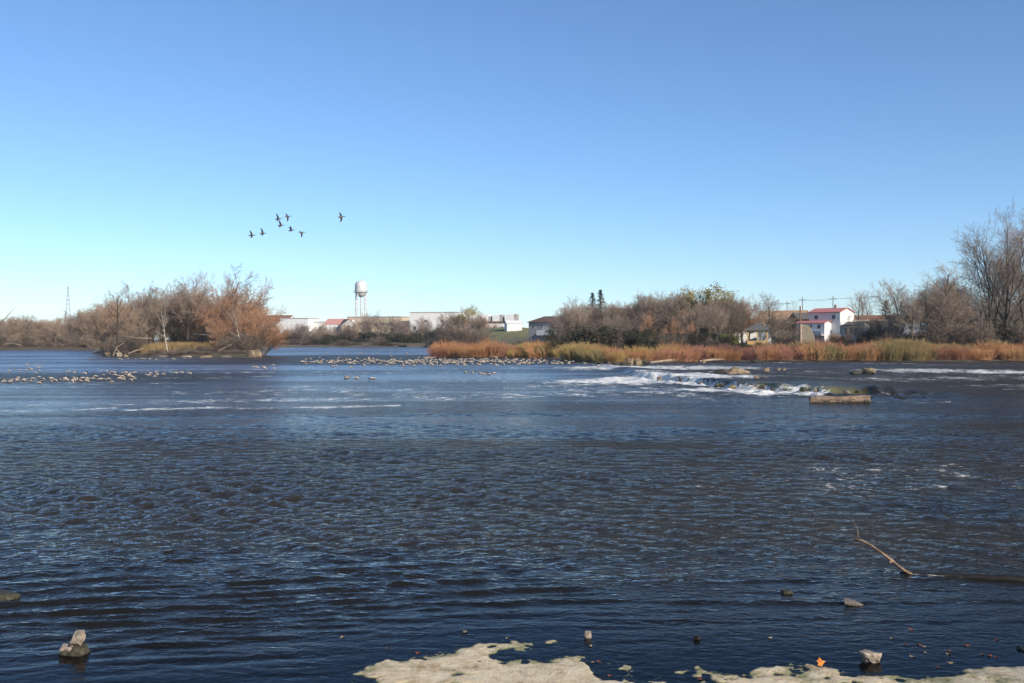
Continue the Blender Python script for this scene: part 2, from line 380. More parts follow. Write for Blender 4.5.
tr = N(nt, 'ShaderNodeBsdfTransparent'); tr.inputs[0].default_value = (0.62, 0.55, 0.42, 1)
clear = mr(nt, A('depth'), 0.0, 0.45, 0.95, 0.0, True)
msA = N(nt, 'ShaderNodeMixShader'); nt.links.new(clear, msA.inputs[0]); nt.links.new(df.outputs[0], msA.inputs[1]); nt.links.new(tr.outputs[0], msA.inputs[2])
gl = N(nt, 'ShaderNodeBsdfGlossy'); gl.inputs['Color'].default_value = (0.82, 0.82, 0.84, 1); nt.links.new(rough, gl.inputs['Roughness']); nt.links.new(NB, gl.inputs['Normal'])
fr = N(nt, 'ShaderNodeFresnel'); fr.inputs[0].default_value = 1.165; nt.links.new(NB, fr.inputs['Normal'])
msB = N(nt, 'ShaderNodeMixShader'); nt.links.new(fr.outputs[0], msB.inputs[0]); nt.links.new(msA.outputs[0], msB.inputs[1]); nt.links.new(gl.outputs[0], msB.inputs[2])
mpf = N(nt, 'ShaderNodeMapping'); mpf.inputs['Scale'].default_value = (0.8, 1.0, 1); nt.links.new(P, mpf.inputs[0])
fn1 = noise(nt, mpf.outputs[0], 1.1, 8, 0.8, 0.4); fn2 = noise(nt, mpf.outputs[0], 5, 4, 0.7)
fsum = mth(nt, 'ADD', mth(nt, 'ADD', mth(nt, 'ADD', mth(nt, 'MULTIPLY', mth(nt, 'SUBTRACT', fn1, 0.5), 1.35), 0.5), mth(nt, 'MULTIPLY', mth(nt, 'SUBTRACT', fn2, 0.5), 0.75)), A('foam'))
fmask = mr(nt, fsum, 0.95, 1.14, 0, 0.95, True)
fd = N(nt, 'ShaderNodeBsdfDiffuse'); fd.inputs[0].default_value = (0.74, 0.74, 0.70, 1); nt.links.new(NB, fd.inputs['Normal'])
msC = N(nt, 'ShaderNodeMixShader'); nt.links.new(fmask, msC.inputs[0]); nt.links.new(msB.outputs[0], msC.inputs[1]); nt.links.new(fd.outputs[0], msC.inputs[2])
nt.links.new(msC.outputs[0], mo.inputs[0])
wo = link('river_water', wm, m, smooth=True); wo['kind'] = 'structure'

# ------------------------------------------------------------------ branches and trees
class Tubes:
    def __init__(s): s.V = []; s.Q = []; s.T = []; s.n = 0
    def add(s, P, Rr, sides):
        P = np.asarray(P, float); n = len(P); D = np.gradient(P, axis=0); D /= np.linalg.norm(D, axis=1)[:, None] + 1e-9
        ref = np.array([0.31, 0.17, 0.93]) if abs(D[0, 2]) < 0.8 else np.array([0.95, 0.2, 0.1])
        U = np.cross(D, ref); U /= np.linalg.norm(U, axis=1)[:, None] + 1e-9; Wv = np.cross(D, U)
        a = np.arange(sides) * 2 * math.pi / sides
        V = P[:, None, :] + np.asarray(Rr)[:, None, None] * (np.cos(a)[None, :, None] * U[:, None, :] + np.sin(a)[None, :, None] * Wv[:, None, :])
        s.V.append(V.reshape(-1, 3)); i = s.n + np.arange(n * sides).reshape(n, sides); j = np.roll(i, -1, 1)
        s.Q.append(np.stack([i[:-1], j[:-1], j[1:], i[1:]], -1).reshape(-1, 4)); s.n += n * sides
    def leaves(s, C, size, rg, flat=0.0):
        k = len(C); a = rg.normal(size=(k, 3)); a[:, 2] *= (1 - flat); b = rg.normal(size=(k, 3)); a /= np.linalg.norm(a, axis=1)[:, None]
        b -= (a * b).sum(1)[:, None] * a; b /= np.linalg.norm(b, axis=1)[:, None]
        sz = size * (0.6 + 0.8 * rg.random((k, 1))); a *= sz; b *= sz * 0.6
        V = np.stack([C - a, C - b * 0.9, C + a, C + b], 1); s.V.append(V.reshape(-1, 3))
        s.Q.append(s.n + np.arange(4 * k).reshape(k, 4)); s.n += 4 * k
    def mesh(s, name): return mesh_np(name, np.concatenate(s.V), [np.concatenate(s.Q)])

def unit(v): return v / (np.linalg.norm(v) + 1e-9)
def grow(rg, p, d, L, r, lvl, cf, outs, tips):
    n = cf['seg'][lvl]; pts = [p]; dirs = [d]; st = L / n; dd = d
    for i in range(n):
        dd = unit(dd + rg.normal(size=3) * cf['wob'][lvl] + np.array([0, 0, cf['up'][lvl]]) + np.array(cf.get('wind', (0, 0, 0))) * 0.05)
        pts.append(pts[-1] + dd * st); dirs.append(dd)
    tt = np.linspace(0, 1, n + 1); rr = r * (1 - tt * (1 - cf['tap'][lvl]))
    outs[lvl].append((pts, rr)); last = lvl == len(cf['seg']) - 1
    if last: tips.append(pts[-1]); return
    k = cf['kid'][lvl]; k = max(1, int(k * (0.8 + 0.4 * rg.random()) + 0.5)); az = rg.random() * 6.28
    for j in range(k):
        t = cf['st'][lvl] + (1 - cf['st'][lvl]) * (j + rg.random() * 0.8) / k; t = min(t, 0.99)
        q = t * n; i = int(q); f = q - i; pos = pts[i] * (1 - f) + pts[i + 1] * f; ax = dirs[min(i + 1, n)]
        az += 2.4 + rg.normal() * 0.4; an = R(cf['ang'][lvl] * (1.15 - 0.45 * t) + rg.normal() * 8)
        u = unit(np.cross(ax, [0.3, 0.1, 1.0] if abs(ax[2]) < 0.9 else [1, 0.2, 0])); v = np.cross(ax, u)
        nd = unit(ax * math.cos(an) + (u * math.cos(az) + v * math.sin(az)) * math.sin(an))
        ln = L * cf['len'][lvl] * (1.15 - cf.get('shape', 0.55) * t) * (0.75 + 0.5 * rg.random())
        grow(rg, pos, nd, ln, max(r * (1 - t * (1 - cf['tap'][lvl])) * cf['rk'][lvl], cf['rmin']), lvl + 1, cf, outs, tips)
PROTO = {}
def make_tree(key, name, seed, cf, m_bark, m_twig, leaf=None, trunks=1, split=2):
    """prototype at the origin, parked as mesh data only; first placement makes the objects"""
    rg = np.random.default_rng(seed); nl = len(cf['seg']); outs = [[] for _ in range(nl)]; tips = []
    for k in range(trunks):
        off = np.array([rg.normal() * 0.25, rg.normal() * 0.25, 0]) * (trunks > 1)
        a = rg.random() * 6.28; le = cf.get('lean', 0.05) * (1.0 if trunks == 1 else 1 + rg.random())
        grow(rg, off, unit(np.array([math.cos(a) * le, math.sin(a) * le, 1])), cf['H'] * (1 if k == 0 else 0.7 + 0.3 * rg.random()), cf['r'], 0, cf, outs, tips)
    sides = [7, 5, 3, 3, 3, 3]
    tb = Tubes(); tw = Tubes()
    for l in range(nl):
        for pts, rr in outs[l]: (tb if l < split else tw).add(pts, rr, sides[l])
    if leaf:
        tp = np.array(tips); reps = leaf['n']; C = np.repeat(tp, reps, 0) + rg.normal(size=(len(tp) * reps, 3)) * leaf['sp']
        tw.leaves(C, leaf['size'], rg)
    allv = np.concatenate(tw.V); H = np.percentile(allv[:, 2], 98.0)
    a = tb.mesh(key + '_trunk'); c = tw.mesh(key + '_crown'); a.materials.append(m_bark); c.materials.append(m_twig)
    PROTO[key] = (name, a, c, H)
def plant(key, X, Yv, H, label, cat='tree', group=None, rz=None, zoff=-0.15, wide=1.0, lean=0.0, name=None, leandir=None):
    nm, a, c, h = PROTO[key]; s = H / h
    o = empty(name or nm, (X, Yv, gz(X, Yv) + zoff), rrng.random() * 6.28 if rz is None else rz)
    o.scale = (s * wide, s * wide, s)
    if lean: o.rotation_euler.y = lean      # leans to the right of the picture
    if lean: o.rotation_euler.z = 0 if rz is None else rz
    t = bpy.data.objects.new('trunk', a); COL.objects.link(t); t.parent = o
    u = bpy.data.objects.new('crown', c); COL.objects.link(u); u.parent = o
    tag(o, label, cat, group); return o
rrng = random.Random(11)
def plant_px(key, px, Yv, top, label, **k):
    Xv = (px - 512) / F * Yv; return plant(key, Xv, Yv, max(1.0, zof(top, Yv) - gz(Xv, Yv)), label, **k)

bark = mat('grey_bark', (0.17, 0.14, 0.11), (0.08, 0.065, 0.05), 6, 0.9, 0.01, 0.2)
barkd = mat('dark_bark', (0.085, 0.07, 0.055), (0.04, 0.033, 0.026), 6, 0.9, 0.01, 0.2)
barkp = mat('pale_bark', (0.45, 0.40, 0.33), (0.28, 0.24, 0.19), 6, 0.9, 0.01, 0.1)
tw_grey = mat('grey_twigs', (0.36, 0.28, 0.22), (0.24, 0.18, 0.14), 0.6, 0.9, 0, 0.25)
tw_dark = mat('dark_twigs', (0.20, 0.155, 0.12), (0.13, 0.10, 0.08), 0.6, 0.9, 0, 0.25)
tw_red = mat('reddish_twigs', (0.50, 0.285, 0.165), (0.34, 0.19, 0.115), 0.5, 0.9, 0, 0.2)
tw_buff = mat('buff_twigs', (0.46, 0.34, 0.24), (0.31, 0.22, 0.155), 0.5, 0.9, 0, 0.2)
lf_olive = mat('olive_leaves', (0.42, 0.34, 0.13), (0.24, 0.20, 0.08), 0.6, 0.8, 0, 0.15)
lf_dark = mat('dark_leaves', (0.075, 0.065, 0.038), (0.03, 0.03, 0.018), 0.8, 0.8, 0, 0.25)
lf_ever = mat('evergreen_needles', (0.035, 0.055, 0.025), (0.014, 0.026, 0.013), 0.9, 0.8, 0, 0.2)
lf_green = mat('yellow_green_leaves', (0.16, 0.17, 0.035), (0.08, 0.09, 0.02), 0.9, 0.8, 0, 0.2)
sh_or = mat('orange_stems', (0.56, 0.30, 0.14), (0.38, 0.18, 0.085), 0.45, 0.8, 0, 0.15)
sh_rd = mat('red_orange_stems', (0.50, 0.25, 0.155), (0.34, 0.155, 0.10), 0.45, 0.8, 0, 0.15)
sh_yl = mat('yellow_stems', (0.52, 0.37, 0.13), (0.36, 0.24, 0.085), 0.45, 0.8, 0, 0.15)
sh_ol = mat('olive_stems', (0.38, 0.30, 0.13), (0.24, 0.18, 0.08), 0.45, 0.8, 0, 0.15)
sh_pk = mat('dull_pink_stems', (0.30, 0.13, 0.11), (0.17, 0.08, 0.07), 0.45, 0.8, 0, 0.15)

cfA = dict(H=9, r=0.20, seg=[5, 5, 4, 3, 2], wob=[.05, .12, .16, .2, .22], up=[.05, .10, .08, .05, .03], tap=[.35, .3, .3, .4, .5],
           kid=[11, 8, 6, 5], st=[.25, .15, .1, .1], ang=[48, 42, 42, 45], len=[.62, .55, .52, .5], rk=[.55, .55, .6, .7], rmin=.016, shape=0.5)
make_tree('round_a', 'bare_tree', 1, cfA, bark, tw_grey)
make_tree('round_b', 'bare_tree', 2, cfA, bark, tw_grey)
make_tree('round_red', 'bare_tree', 3, dict(cfA, kid=[12, 9, 7, 5], ang=[55, 48, 45, 45]), barkd, tw_red)
make_tree('round_buff', 'bare_tree', 4, dict(cfA, kid=[12, 8, 6, 5]), bark, tw_buff)
make_tree('dark_a', 'bare_tree', 5, cfA, barkd, tw_dark)
cfM = dict(cfA, H=8, r=.13, kid=[9, 7, 6, 5], st=[.2, .1, .1, .1], ang=[38, 38, 40, 45], lean=.22, up=[.04, .07, .05, .04, .02])
make_tree('multi_grey', 'multi_stemmed_tree', 6, cfM, bark, tw_grey, trunks=3)
make_tree('multi_buff', 'multi_stemmed_tree', 7, cfM, bark, tw_buff, trunks=3)
make_tree('multi_red', 'multi_stemmed_tree', 8, dict(cfM, lean=.35), barkd, tw_red, trunks=4)
cfE = dict(H=13, r=.42, seg=[6, 8, 5, 4, 3, 2], wob=[.03, .04, .08, .12, .15, .2], up=[.02, .05, .06, .05, .03, .02], tap=[.45, .3, .3, .35, .4, .5],
           kid=[8, 9, 6, 4, 3], st=[.18, .2, .15, .1, .1], ang=[34, 32, 34, 38, 42], len=[1.0, .42, .50, .5, .5], rk=[.62, .5, .5, .6, .7], rmin=.018, shape=0.35)
make_tree('vase', 'tall_bare_tree', 9, cfE, barkd, tw_grey, split=3)
make_tree('vase_b', 'tall_bare_tree', 10, dict(cfE, kid=[6, 8, 6, 5, 3], r=.34), barkd, tw_grey, split=3)
cfL = dict(H=11, r=.20, seg=[7, 5, 4, 3], wob=[.08, .16, .2, .22], up=[.02, .09, .06, .03], tap=[.3, .3, .3, .4],
           kid=[13, 7, 6], st=[.4, .15, .1], ang=[55, 45, 45], len=[.36, .5, .5], rk=[.5, .5, .6], rmin=.02, shape=0.4)
make_tree('lanky_a', 'slender_tree', 12, cfL, barkd, tw_grey)
make_tree('lanky_b', 'slender_tree', 13, dict(cfL, lean=.25), barkd, tw_dark)
make_tree('pale', 'slender_tree', 14, dict(cfL, kid=[10, 6, 4]), barkp, tw_grey)
make_tree('olive', 'leafy_tree', 15, dict(cfM, kid=[9, 6, 5, 2]), bark, lf_olive, leaf=dict(n=7, sp=.32, size=.16), trunks=2)
cfD = dict(H=4, r=.09, seg=[4, 4, 3, 2], wob=[.12, .18, .2, .22], up=[.02, .04, .03, .02], tap=[.4, .3, .4, .5], kid=[9, 6, 4], st=[.05, .1, .1], ang=[58, 48, 45],
           len=[.62, .55, .5], rk=[.6, .6, .6], rmin=.016, lean=.5)
make_tree('thicket_dark', 'leafy_shrub', 16, cfD, barkd, lf_dark, leaf=dict(n=4, sp=.3, size=.15), trunks=4, split=1)
make_tree('thicket_brown', 'twiggy_shrub', 17, dict(cfD, kid=[10, 8, 6]), barkd, tw_dark, trunks=5, split=1)
make_tree('thicket_grey', 'grey_shrub', 18, dict(cfD, kid=[10, 8, 6]), bark, tw_grey, trunks=5, split=1)
make_tree('thicket_green', 'leafy_shrub', 19, cfD, barkd, lf_green, leaf=dict(n=4, sp=.3, size=.14), trunks=4, split=1)
# conifer: whorls of drooping branches with needle sprays
def make_conifer(key, seed):
    rg = np.random.default_rng(seed); tb = Tubes(); tw = Tubes(); H = 12.0
    tb.add([(0, 0, 0), (0.03, 0, H * .5), (0, 0.02, H)], [.2, .12, .02], 7)
    for zc in np.arange(1.2, H - .2, .28):
        rad = (H - zc) * .30 + .15
        for k in range(7):
            a = rg.random() * 6.28; L = rad * (.7 + .5 * rg.random()); d = np.array([math.cos(a), math.sin(a), -.12])
            pts = [np.array([0, 0, zc]) + d * L * t + np.array([0, 0, .12 * L * t * t]) for t in (0, .4, .75, 1)]
            tw.add(pts, [.03, .022, .015, .01], 3)
            C = np.array([pts[0] + (pts[3] - pts[0]) * t for t in np.linspace(.2, 1, 9)]) + rg.normal(size=(9, 3)) * .09
            tw.leaves(C, .12, rg, .5)
    a = tb.mesh(key + '_trunk'); c = tw.mesh(key + '_crown'); a.materials.append(barkd); c.materials.append(lf_ever); PROTO[key] = ('spruce_tree', a, c, H)
make_conifer('spruce', 20)
# upright willow shrubs
SHR = {}
def make_shrub(key, seed, mt, H=3.0, spread=1.6, n=150):
    rg = np.random.default_rng(seed); t = Tubes()
    for i in range(n):
        r0 = math.sqrt(rg.random()) * spread; a = rg.random() * 6.28; q = np.array([math.cos(a) * r0, math.sin(a) * r0, 0])
        L = H * (0.62 + 0.42 * rg.random()) * (1 - 0.22 * (r0 / spread) ** 2); d = unit(np.array([q[0] * .22, q[1] * .22, 1]) + rg.normal(size=3) * .10)
        pts = [q]
        for s in range(3): d = unit(d + rg.normal(size=3) * .08); pts.append(pts[-1] + d * L / 3)
        t.add(pts, [.022, .018, .014, .008], 3)
        for k in range(7):
            tt = .3 + .65 * rg.random(); j = min(int(tt * 3), 2); f = tt * 3 - j; b0 = pts[j] * (1 - f) + pts[j + 1] * f
            e = unit(d + rg.normal(size=3) * .33); l2 = L * .28 * (1.2 - tt * .6)
            t.add([b0, b0 + e * l2 * .5, b0 + unit(e + [0, 0, .2]) * l2], [.012, .011, .006], 3)
    me = t.mesh(key); me.materials.append(mt); SHR[key] = (me, H)
for i, (k, mt) in enumerate([('orange', sh_or), ('red', sh_rd), ('yellow', sh_yl), ('olive', sh_ol), ('pink', sh_pk)]): make_shrub('shrub_' + k, 30 + i, mt)
def shrub(key, X, Yv, H, label, group, wide=1.0, name='willow_shrub'):
    me, h = SHR['shrub_' + key]; o = bpy.data.objects.new(name, me); COL.objects.link(o); s = H / h
    o.location = (X, Yv, gz(X, Yv) - .05); o.rotation_euler = (0, 0, rrng.random() * 6.28); o.scale = (s * wide, s * wide, s)
    tag(o, label, 'shrub', group); return o

LMK = [(-9999, -1, 'beyond the left edge'), (-1, 30, 'at the left edge'), (30, 62, 'left of the pylon'), (62, 82, 'in front of the pylon'), (82, 142, 'near the island left end'), (142, 262, 'behind the island'),
       (262, 285, 'beside the island tip'), (285, 310, 'by the white store'), (310, 350, 'by the pink roofed shed'), (350, 370, 'by the water tower'), (370, 405, 'by the buff wing'), (405, 460, 'by the white factory'),
       (460, 500, 'left of the grassy slope'), (500, 528, 'below the white garage'), (528, 560, 'by the hip roofed house'), (560, 588, 'left of the spruces'), (588, 606, 'near the two spruces'), (606, 645, 'by the brick house'),
       (645, 690, 'left of the olive trees'), (690, 728, 'by the olive trees'), (728, 745, 'left of the gazebo'), (745, 768, 'by the gazebo'), (768, 780, 'under the lone bare tree'), (780, 812, 'left of the red roof'),
       (812, 835, 'under the red roof'), (835, 858, 'under the white gable'), (858, 895, 'by the stone wall'), (895, 930, 'by the small white house'), (930, 950, 'at the twin trunk'), (950, 985, 'left of the tallest tree'), (985, 1025, 'by the tallest tree'), (1025, 9999, 'beyond the right edge')]
def near(px): return [t for a, b_, t in LMK if a <= px < b_][0]
def lab(base, px):
    t = base + ', ' + near(px); assert len(t.split()) <= 16, t
    return t

# ---- orange willow belt along the right bank
def belt(px0, px1, base0, base1, top0, top1, keys, step, label, group, depthrows=3, jit=2):
    px = px0
    while px <= px1:
        f = (px - px0) / max(1, px1 - px0); b = base0 + (base1 - base0) * f; tp = top0 + (top1 - top0) * f + 1.6 * math.sin(px / 7.3) + 1.2 * math.sin(px / 17.1 + 2)
        for r_ in range(depthrows):
            q = onw(px + rrng.uniform(-jit, jit), b); Yv = q.y + 2.2 + r_ * 3.0 + rrng.uniform(-.8, .8); Xv = q.x * Yv / q.y
            if rrng.random() < .13: continue
            H = (zof(tp - 1.2 + rrng.uniform(-3.2, 2.4), Yv) - gz(Xv, Yv)) * (0.86 if r_ == 0 else 1.06)
            shrub(rrng.choice(keys), Xv, Yv, max(1.2, H), lab(label, px), group + ', ' + near(px), wide=rrng.uniform(1.0, 1.4))
        px += step
G = 'willow shrubs on the point of the spit'
belt(439, 505, 357.6, 357.8, 345.5, 344, ['orange', 'orange', 'red'], 6.5, 'rust orange willow shrub on the low spit beside the geese', G)
belt(512, 565, 357.8, 358.6, 345, 344, ['yellow', 'orange', 'olive'], 7, 'golden yellow willow shrub on the spit', 'yellow willow shrubs below the grassy slope')
belt(570, 608, 361.0, 363.0, 347, 348, ['yellow', 'orange', 'olive'], 7, 'yellow orange willow shrub at the bend of the bank', 'yellow orange shrubs at the bend of the bank')
belt(612, 690, 363.4, 362, 349, 347, ['orange', 'orange', 'yellow', 'red'], 7, 'orange willow shrub behind the shore boulders', 'orange shrubs behind the shore boulders', 2)
belt(696, 798, 361.6, 361.3, 347, 347, ['red', 'red', 'orange', 'pink'], 7, 'reddish willow shrub on the waterline', 'reddish shrubs in front of the gazebo')
belt(805, 872, 361.3, 361.3, 343.5, 344, ['orange', 'olive', 'red', 'orange'], 7, 'tall orange willow shrub on the waterline', 'tall willow shrubs below the red roofed house')
belt(878, 938, 361.3, 361.3, 340.5, 345, ['olive', 'olive', 'orange'], 7, 'olive topped willow shrub on the waterline', 'olive shrubs on the right bank')
belt(944, 1060, 361.3, 361.2, 346, 345, ['orange', 'red', 'orange', 'olive'], 7.5, 'rusty willow shrub on the waterline', 'rusty shrubs under the tall right trees')
belt(1070, 1240, 361.4, 362, 346, 345, ['orange', 'olive', 'red'], 11, 'willow shrub on the bank beyond the tall bare trees', 'shrubs beyond the tall right trees', 2)

def scatter(n, px0, px1, Y0, Y1, tops, keys, label, group, cat='tree', wide=(0.8, 1.15)):
    """tops: list of (px, top row) outline; trees get tops scattered just under it"""
    tx = [t[0] for t in tops]; ty = [t[1] for t in tops]
    for i in range(n):
        px = px0 + (px1 - px0) * (i + rrng.random()) / n; Yv = rrng.uniform(Y0, Y1)
        if gz((px - 512) / F * Yv, Yv) < 0.12: continue
        tp = float(np.interp(px, tx, ty)) + rrng.uniform(-1, 6)
        plant_px(rrng.choice(keys), px, Yv, tp, lab(label, px), cat=cat, group=group + ', ' + near(px), wide=rrng.uniform(*wide))

# ---- far left bank
scatter(46, -60, 128, 372, 430, [(-60, 320), (0, 318), (20, 316), (50, 319), (75, 312), (95, 306), (128, 300)], ['multi_grey', 'multi_buff', 'round_buff', 'multi_buff', 'round_a'],
        'bare buff tree in the low far left wood', 'wood along the far left bank', wide=(1.0, 1.4))
scatter(26, -60, 110, 366, 380, [(-60, 338), (110, 336)], ['thicket_brown', 'thicket_grey'], 'low brushy shrub at the far left waterline', 'brush along the far left bank', 'shrub', (1.1, 1.5))
scatter(7, -300, -65, 360, 420, [(-300, 320), (-60, 319)], ['multi_buff', 'round_a'], 'bare tree on the far left bank', 'trees past the left edge', wide=(1.1, 1.5))
# ---- island
ISL = 'trees crowding the island'
for px, Yv, top, key, lb, ln in [
    (118, 236, 287, 'lanky_a', 'grey bare tree with forked upright limbs standing at the left end of the island', 0),
    (140, 250, 286, 'multi_grey', 'broad grey many-stemmed tree on the left half of the island behind the driftwood', 0),
    (152, 262, 296, 'dark_a', 'dark twiggy tree at the back of the island left of its tall broad tree', 0),
    (187, 246, 273, 'round_a', 'tall broad rounded grey tree near the middle of the island', 0),
    (176, 262, 283, 'round_b', 'grey tree just behind the broad rounded island tree', 0),
    (205, 258, 288, 'multi_red', 'brownish tree filling the gap between the two tallest island trees', 0),
    (221, 240, 266, 'lanky_b', 'thin dark topmost tree poking above the island crowns', 0.02),
    (226, 238, 283, 'round_red', 'rust tinted tree under the topmost thin tree of the island', 0.05),
    (238, 247, 284, 'multi_red', 'rust brown spreading tree right of the topmost island tree', 0.10),
    (250, 238, 303, 'multi_red', 'reddish brown tree leaning out over the channel at the right tip of the island', 0.32),
    (243, 234, 306, 'round_red', 'low russet bushy tree in front on the right end of the island', 0.15),
    (228, 233, 316, 'multi_red', 'low russet bushy tree beside the grassy patch of the island', 0.0),
    (244, 231, 296, 'pale', 'slim pale trunked tree at the right end of the island close to the water', -0.05),
    (168, 229, 300, 'pale', 'slim pale trunk rising straight from the island shore in front of the yellow grass', 0.03),
    (103, 244, 312, 'multi_buff', 'low buff tree at the far left tip of the island', -0.15),
    (128, 240, 312, 'multi_buff', 'low bushy buff tree beside the left forked tree of the island', 0),
    (160, 255, 306, 'multi_buff', 'low buff tree behind the slim pale trunk of the island', 0),
    (200, 262, 300, 'round_buff', 'buff tree at the back of the island behind the yellow grass', 0),
    (262, 243, 318, 'multi_red', 'lowest russet bush hanging over the water at the island tip', 0.5)]:
    plant_px(key, px, Yv, top, lb, group=ISL, lean=ln)
scatter(12, 98, 140, 228, 246, [(98, 334), (140, 330)], ['thicket_brown', 'thicket_grey'], 'brushy grey shrub low on the island', 'brush on the left end of the island', 'shrub', (.8, 1.1))
scatter(10, 225, 262, 229, 240, [(225, 330), (262, 336)], ['thicket_brown'], 'brown brush under the leaning island trees', 'brush under the leaning island trees', 'shrub', (.8, 1.1))
scatter(9, 172, 232, 252, 262, [(172, 322), (232, 322)], ['thicket_brown', 'thicket_grey'], 'brown brush behind the island grass', 'brush behind the island grass', 'shrub', (1, 1.3))
# yellow grass of the island
def grass_patch(name, label, cx0, cx1, Y0, Y1, n, h, mt):
    t = Tubes(); rg = np.random.default_rng(77)
    for i in range(n):
        Yv = rg.uniform(Y0, Y1); Xv = (rg.uniform(cx0, cx1) - 512) / F * Yv; z0 = gz(Xv, Yv)
        if z0 < .25: continue
        hh = h * (.6 + .7 * rg.random()); t.add([(Xv, Yv, z0 - .05), (Xv + rg.normal() * .12, Yv, z0 + hh * .6), (Xv + rg.normal() * .3, Yv + rg.normal() * .1, z0 + hh)], [.04, .03, .01], 3)
    o = link(name, t.mesh(name), mt); tag(o, label, 'grass', kind='stuff'); return o
gy = mat('dry_yellow_grass', (0.36, 0.25, 0.11), (0.20, 0.14, 0.065), 0.3, 0.9)
grass_patch('dry_grass', 'yellow dry grass growing across the middle of the island', 140, 228, 232, 246, 2600, 1.4, gy)

# ---- far bank behind the channel, both sides of the water tower
TOPC = [(255, 330), (275, 328), (300, 330), (330, 329), (360, 322), (400, 318), (440, 322)]
scatter(40, 262, 446, 532, 560, [(262, 333), (446, 333)], ['thicket_dark', 'thicket_brown', 'thicket_dark'], 'dark scrubby shrub on the far bank', 'dark scrub on the far bank', 'shrub', (1.7, 2.3))
scatter(16, 466, 502, 462, 480, [(466, 316), (485, 318), (502, 327)], ['round_red', 'multi_buff', 'round_a'], 'brownish tree before the terraced houses', 'trees before the terraced houses')
scatter(22, 262, 446, 560, 575, [(262, 330), (350, 329), (446, 327)], ['thicket_brown', 'thicket_grey', 'thicket_dark'], 'brown bush high on the far bank', 'brown bushes in front of the factory walls', 'shrub', (1.4, 1.8))
for px, top, key, lb in [(366, 313, 'round_a', 'bare round tree just right of the water tower legs'), (378, 312, 'round_b', 'bare round tree in front of the grey factory wall, tallest of that clump'),
                         (391, 316, 'round_a', 'bare tree filling the gap between water tower and white factory'), (400, 319, 'multi_grey', 'low bare tree at the left corner of the white factory'),
                         (352, 323, 'multi_buff', 'low pale tree at the foot of the water tower'),
                         (423, 317, 'round_b', 'bare tree in front of the left half of the white factory wall'), (441, 313, 'round_a', 'bare tree in front of the middle of the white factory wall'),
                         (455, 312, 'round_a', 'bare tree before the right half of the white factory wall'),
                         (466, 309, 'olive', 'tall yellowish tree covering the right corner of the white factory'),
                         (476, 314, 'round_buff', 'buff tree left of the rooftop boxes'), (486, 318, 'round_red', 'brownish tree below the rooftop boxes'),
                         (495, 322, 'round_red', 'small brownish tree left of the white garage'), (300, 326, 'multi_grey', 'low grey tree before the small white shed on the far bank'),
                         (318, 326, 'multi_buff', 'low buff tree before the pink roofed building')]:
    plant_px(key, px, 545 if px < 470 else 490, top, lb, group='trees on the far bank', wide=1.1)
scatter(12, 446, 486, 440, 480, [(446, 325), (486, 332)], ['multi_buff', 'round_red', 'thicket_brown'], 'brown bushy tree on the bank', 'bushy trees left of the grassy slope', wide=(1.2, 1.6))
scatter(16, 470, 560, 330, 372, [(470, 347), (515, 346), (560, 342)], ['thicket_dark', 'thicket_brown', 'thicket_grey'], 'low dark bush behind the willow shrubs', 'dark bushes under the grassy slope', 'shrub', (1.2, 1.6))
scatter(9, 528, 568, 328, 338, [(524, 341), (545, 340), (568, 333)], ['thicket_dark', 'thicket_green', 'thicket_dark'], 'dense dark green bush', 'bushes in front of the hip roofed house', 'shrub', (1.0, 1.4))
for px in (560, 563): shrub('pink', (px + 4 - 512) / F * 250, 250, 3.6, 'pinkish twiggy shrub between yellow willows and dark thicket', 'pinkish twiggy shrubs')
# ---- wooded right bank
WR = 'trees of the wooded bank'
TOPR = [(550, 325), (556, 312), (575, 303), (600, 304), (620, 304), (640, 296), (660, 294), (690, 294), (735, 300), (755, 306)]
scatter(48, 556, 690, 255, 300, TOPR, ['round_a', 'multi_grey', 'round_b', 'lanky_a', 'dark_a'], 'grey brown bare tree in the wooded bank', WR)
scatter(20, 585, 690, 235, 262, [(585, 318), (690, 310)], ['dark_a', 'round_red', 'multi_grey', 'thicket_brown'], 'mid height brownish tree in the bare wood', 'mid height trees of the wooded bank')
scatter(34, 565, 700, 216, 244, [(565, 329), (600, 327), (640, 330), (700, 332)], ['thicket_dark', 'thicket_dark', 'thicket_brown'], 'dark tangled bush behind the orange willows', 'dark bushes under the wood', 'shrub', (1.0, 1.4))
plant_px('round_b', 568, 300, 312, 'rounded grey tree standing apart beside the hip roofed house', group=WR)
plant_px('lanky_a', 578, 290, 296, 'thin upright bare tree left of the two spruces', group=WR)
plant_px('spruce', 592.5, 300, 291, 'dark spruce, left and shorter of the pair above the wood', wide=1.0)
plant_px('spruce', 600.5, 300, 288, 'dark spruce, right and taller of the pair above the wood', wide=1.0)
plant_px('round_red', 676, 226, 318, 'reddish round bush-like tree in front of the olive tree', group=WR)
plant_px('round_red', 690, 228, 322, 'second reddish low tree in front of the olive tree, nearer the orange shrubs', group=WR)
plant_px('round_red', 664, 232, 326, 'low reddish tree left of the reddish round tree', group=WR)
plant_px('olive', 698, 262, 292, 'tall tree still holding dull olive leaves, left one of the pair', wide=1.0)
plant_px('olive', 716, 258, 290, 'tall tree still holding dull olive leaves, right one of the pair', wide=1.15)
plant_px('spruce', 708, 300, 288, 'spruce tip showing between the two olive leaved trees', wide=.7)
scatter(20, 694, 742, 232, 275, [(694, 300), (738, 300)], ['round_a', 'multi_grey', 'dark_a'], 'bare brown tree', 'bare trees under the olive leaved trees')
scatter(10, 694, 732, 216, 235, [(694, 334), (732, 336)], ['thicket_brown', 'thicket_dark'], 'dark bush under the trees', 'bushes under the olive trees', 'shrub')
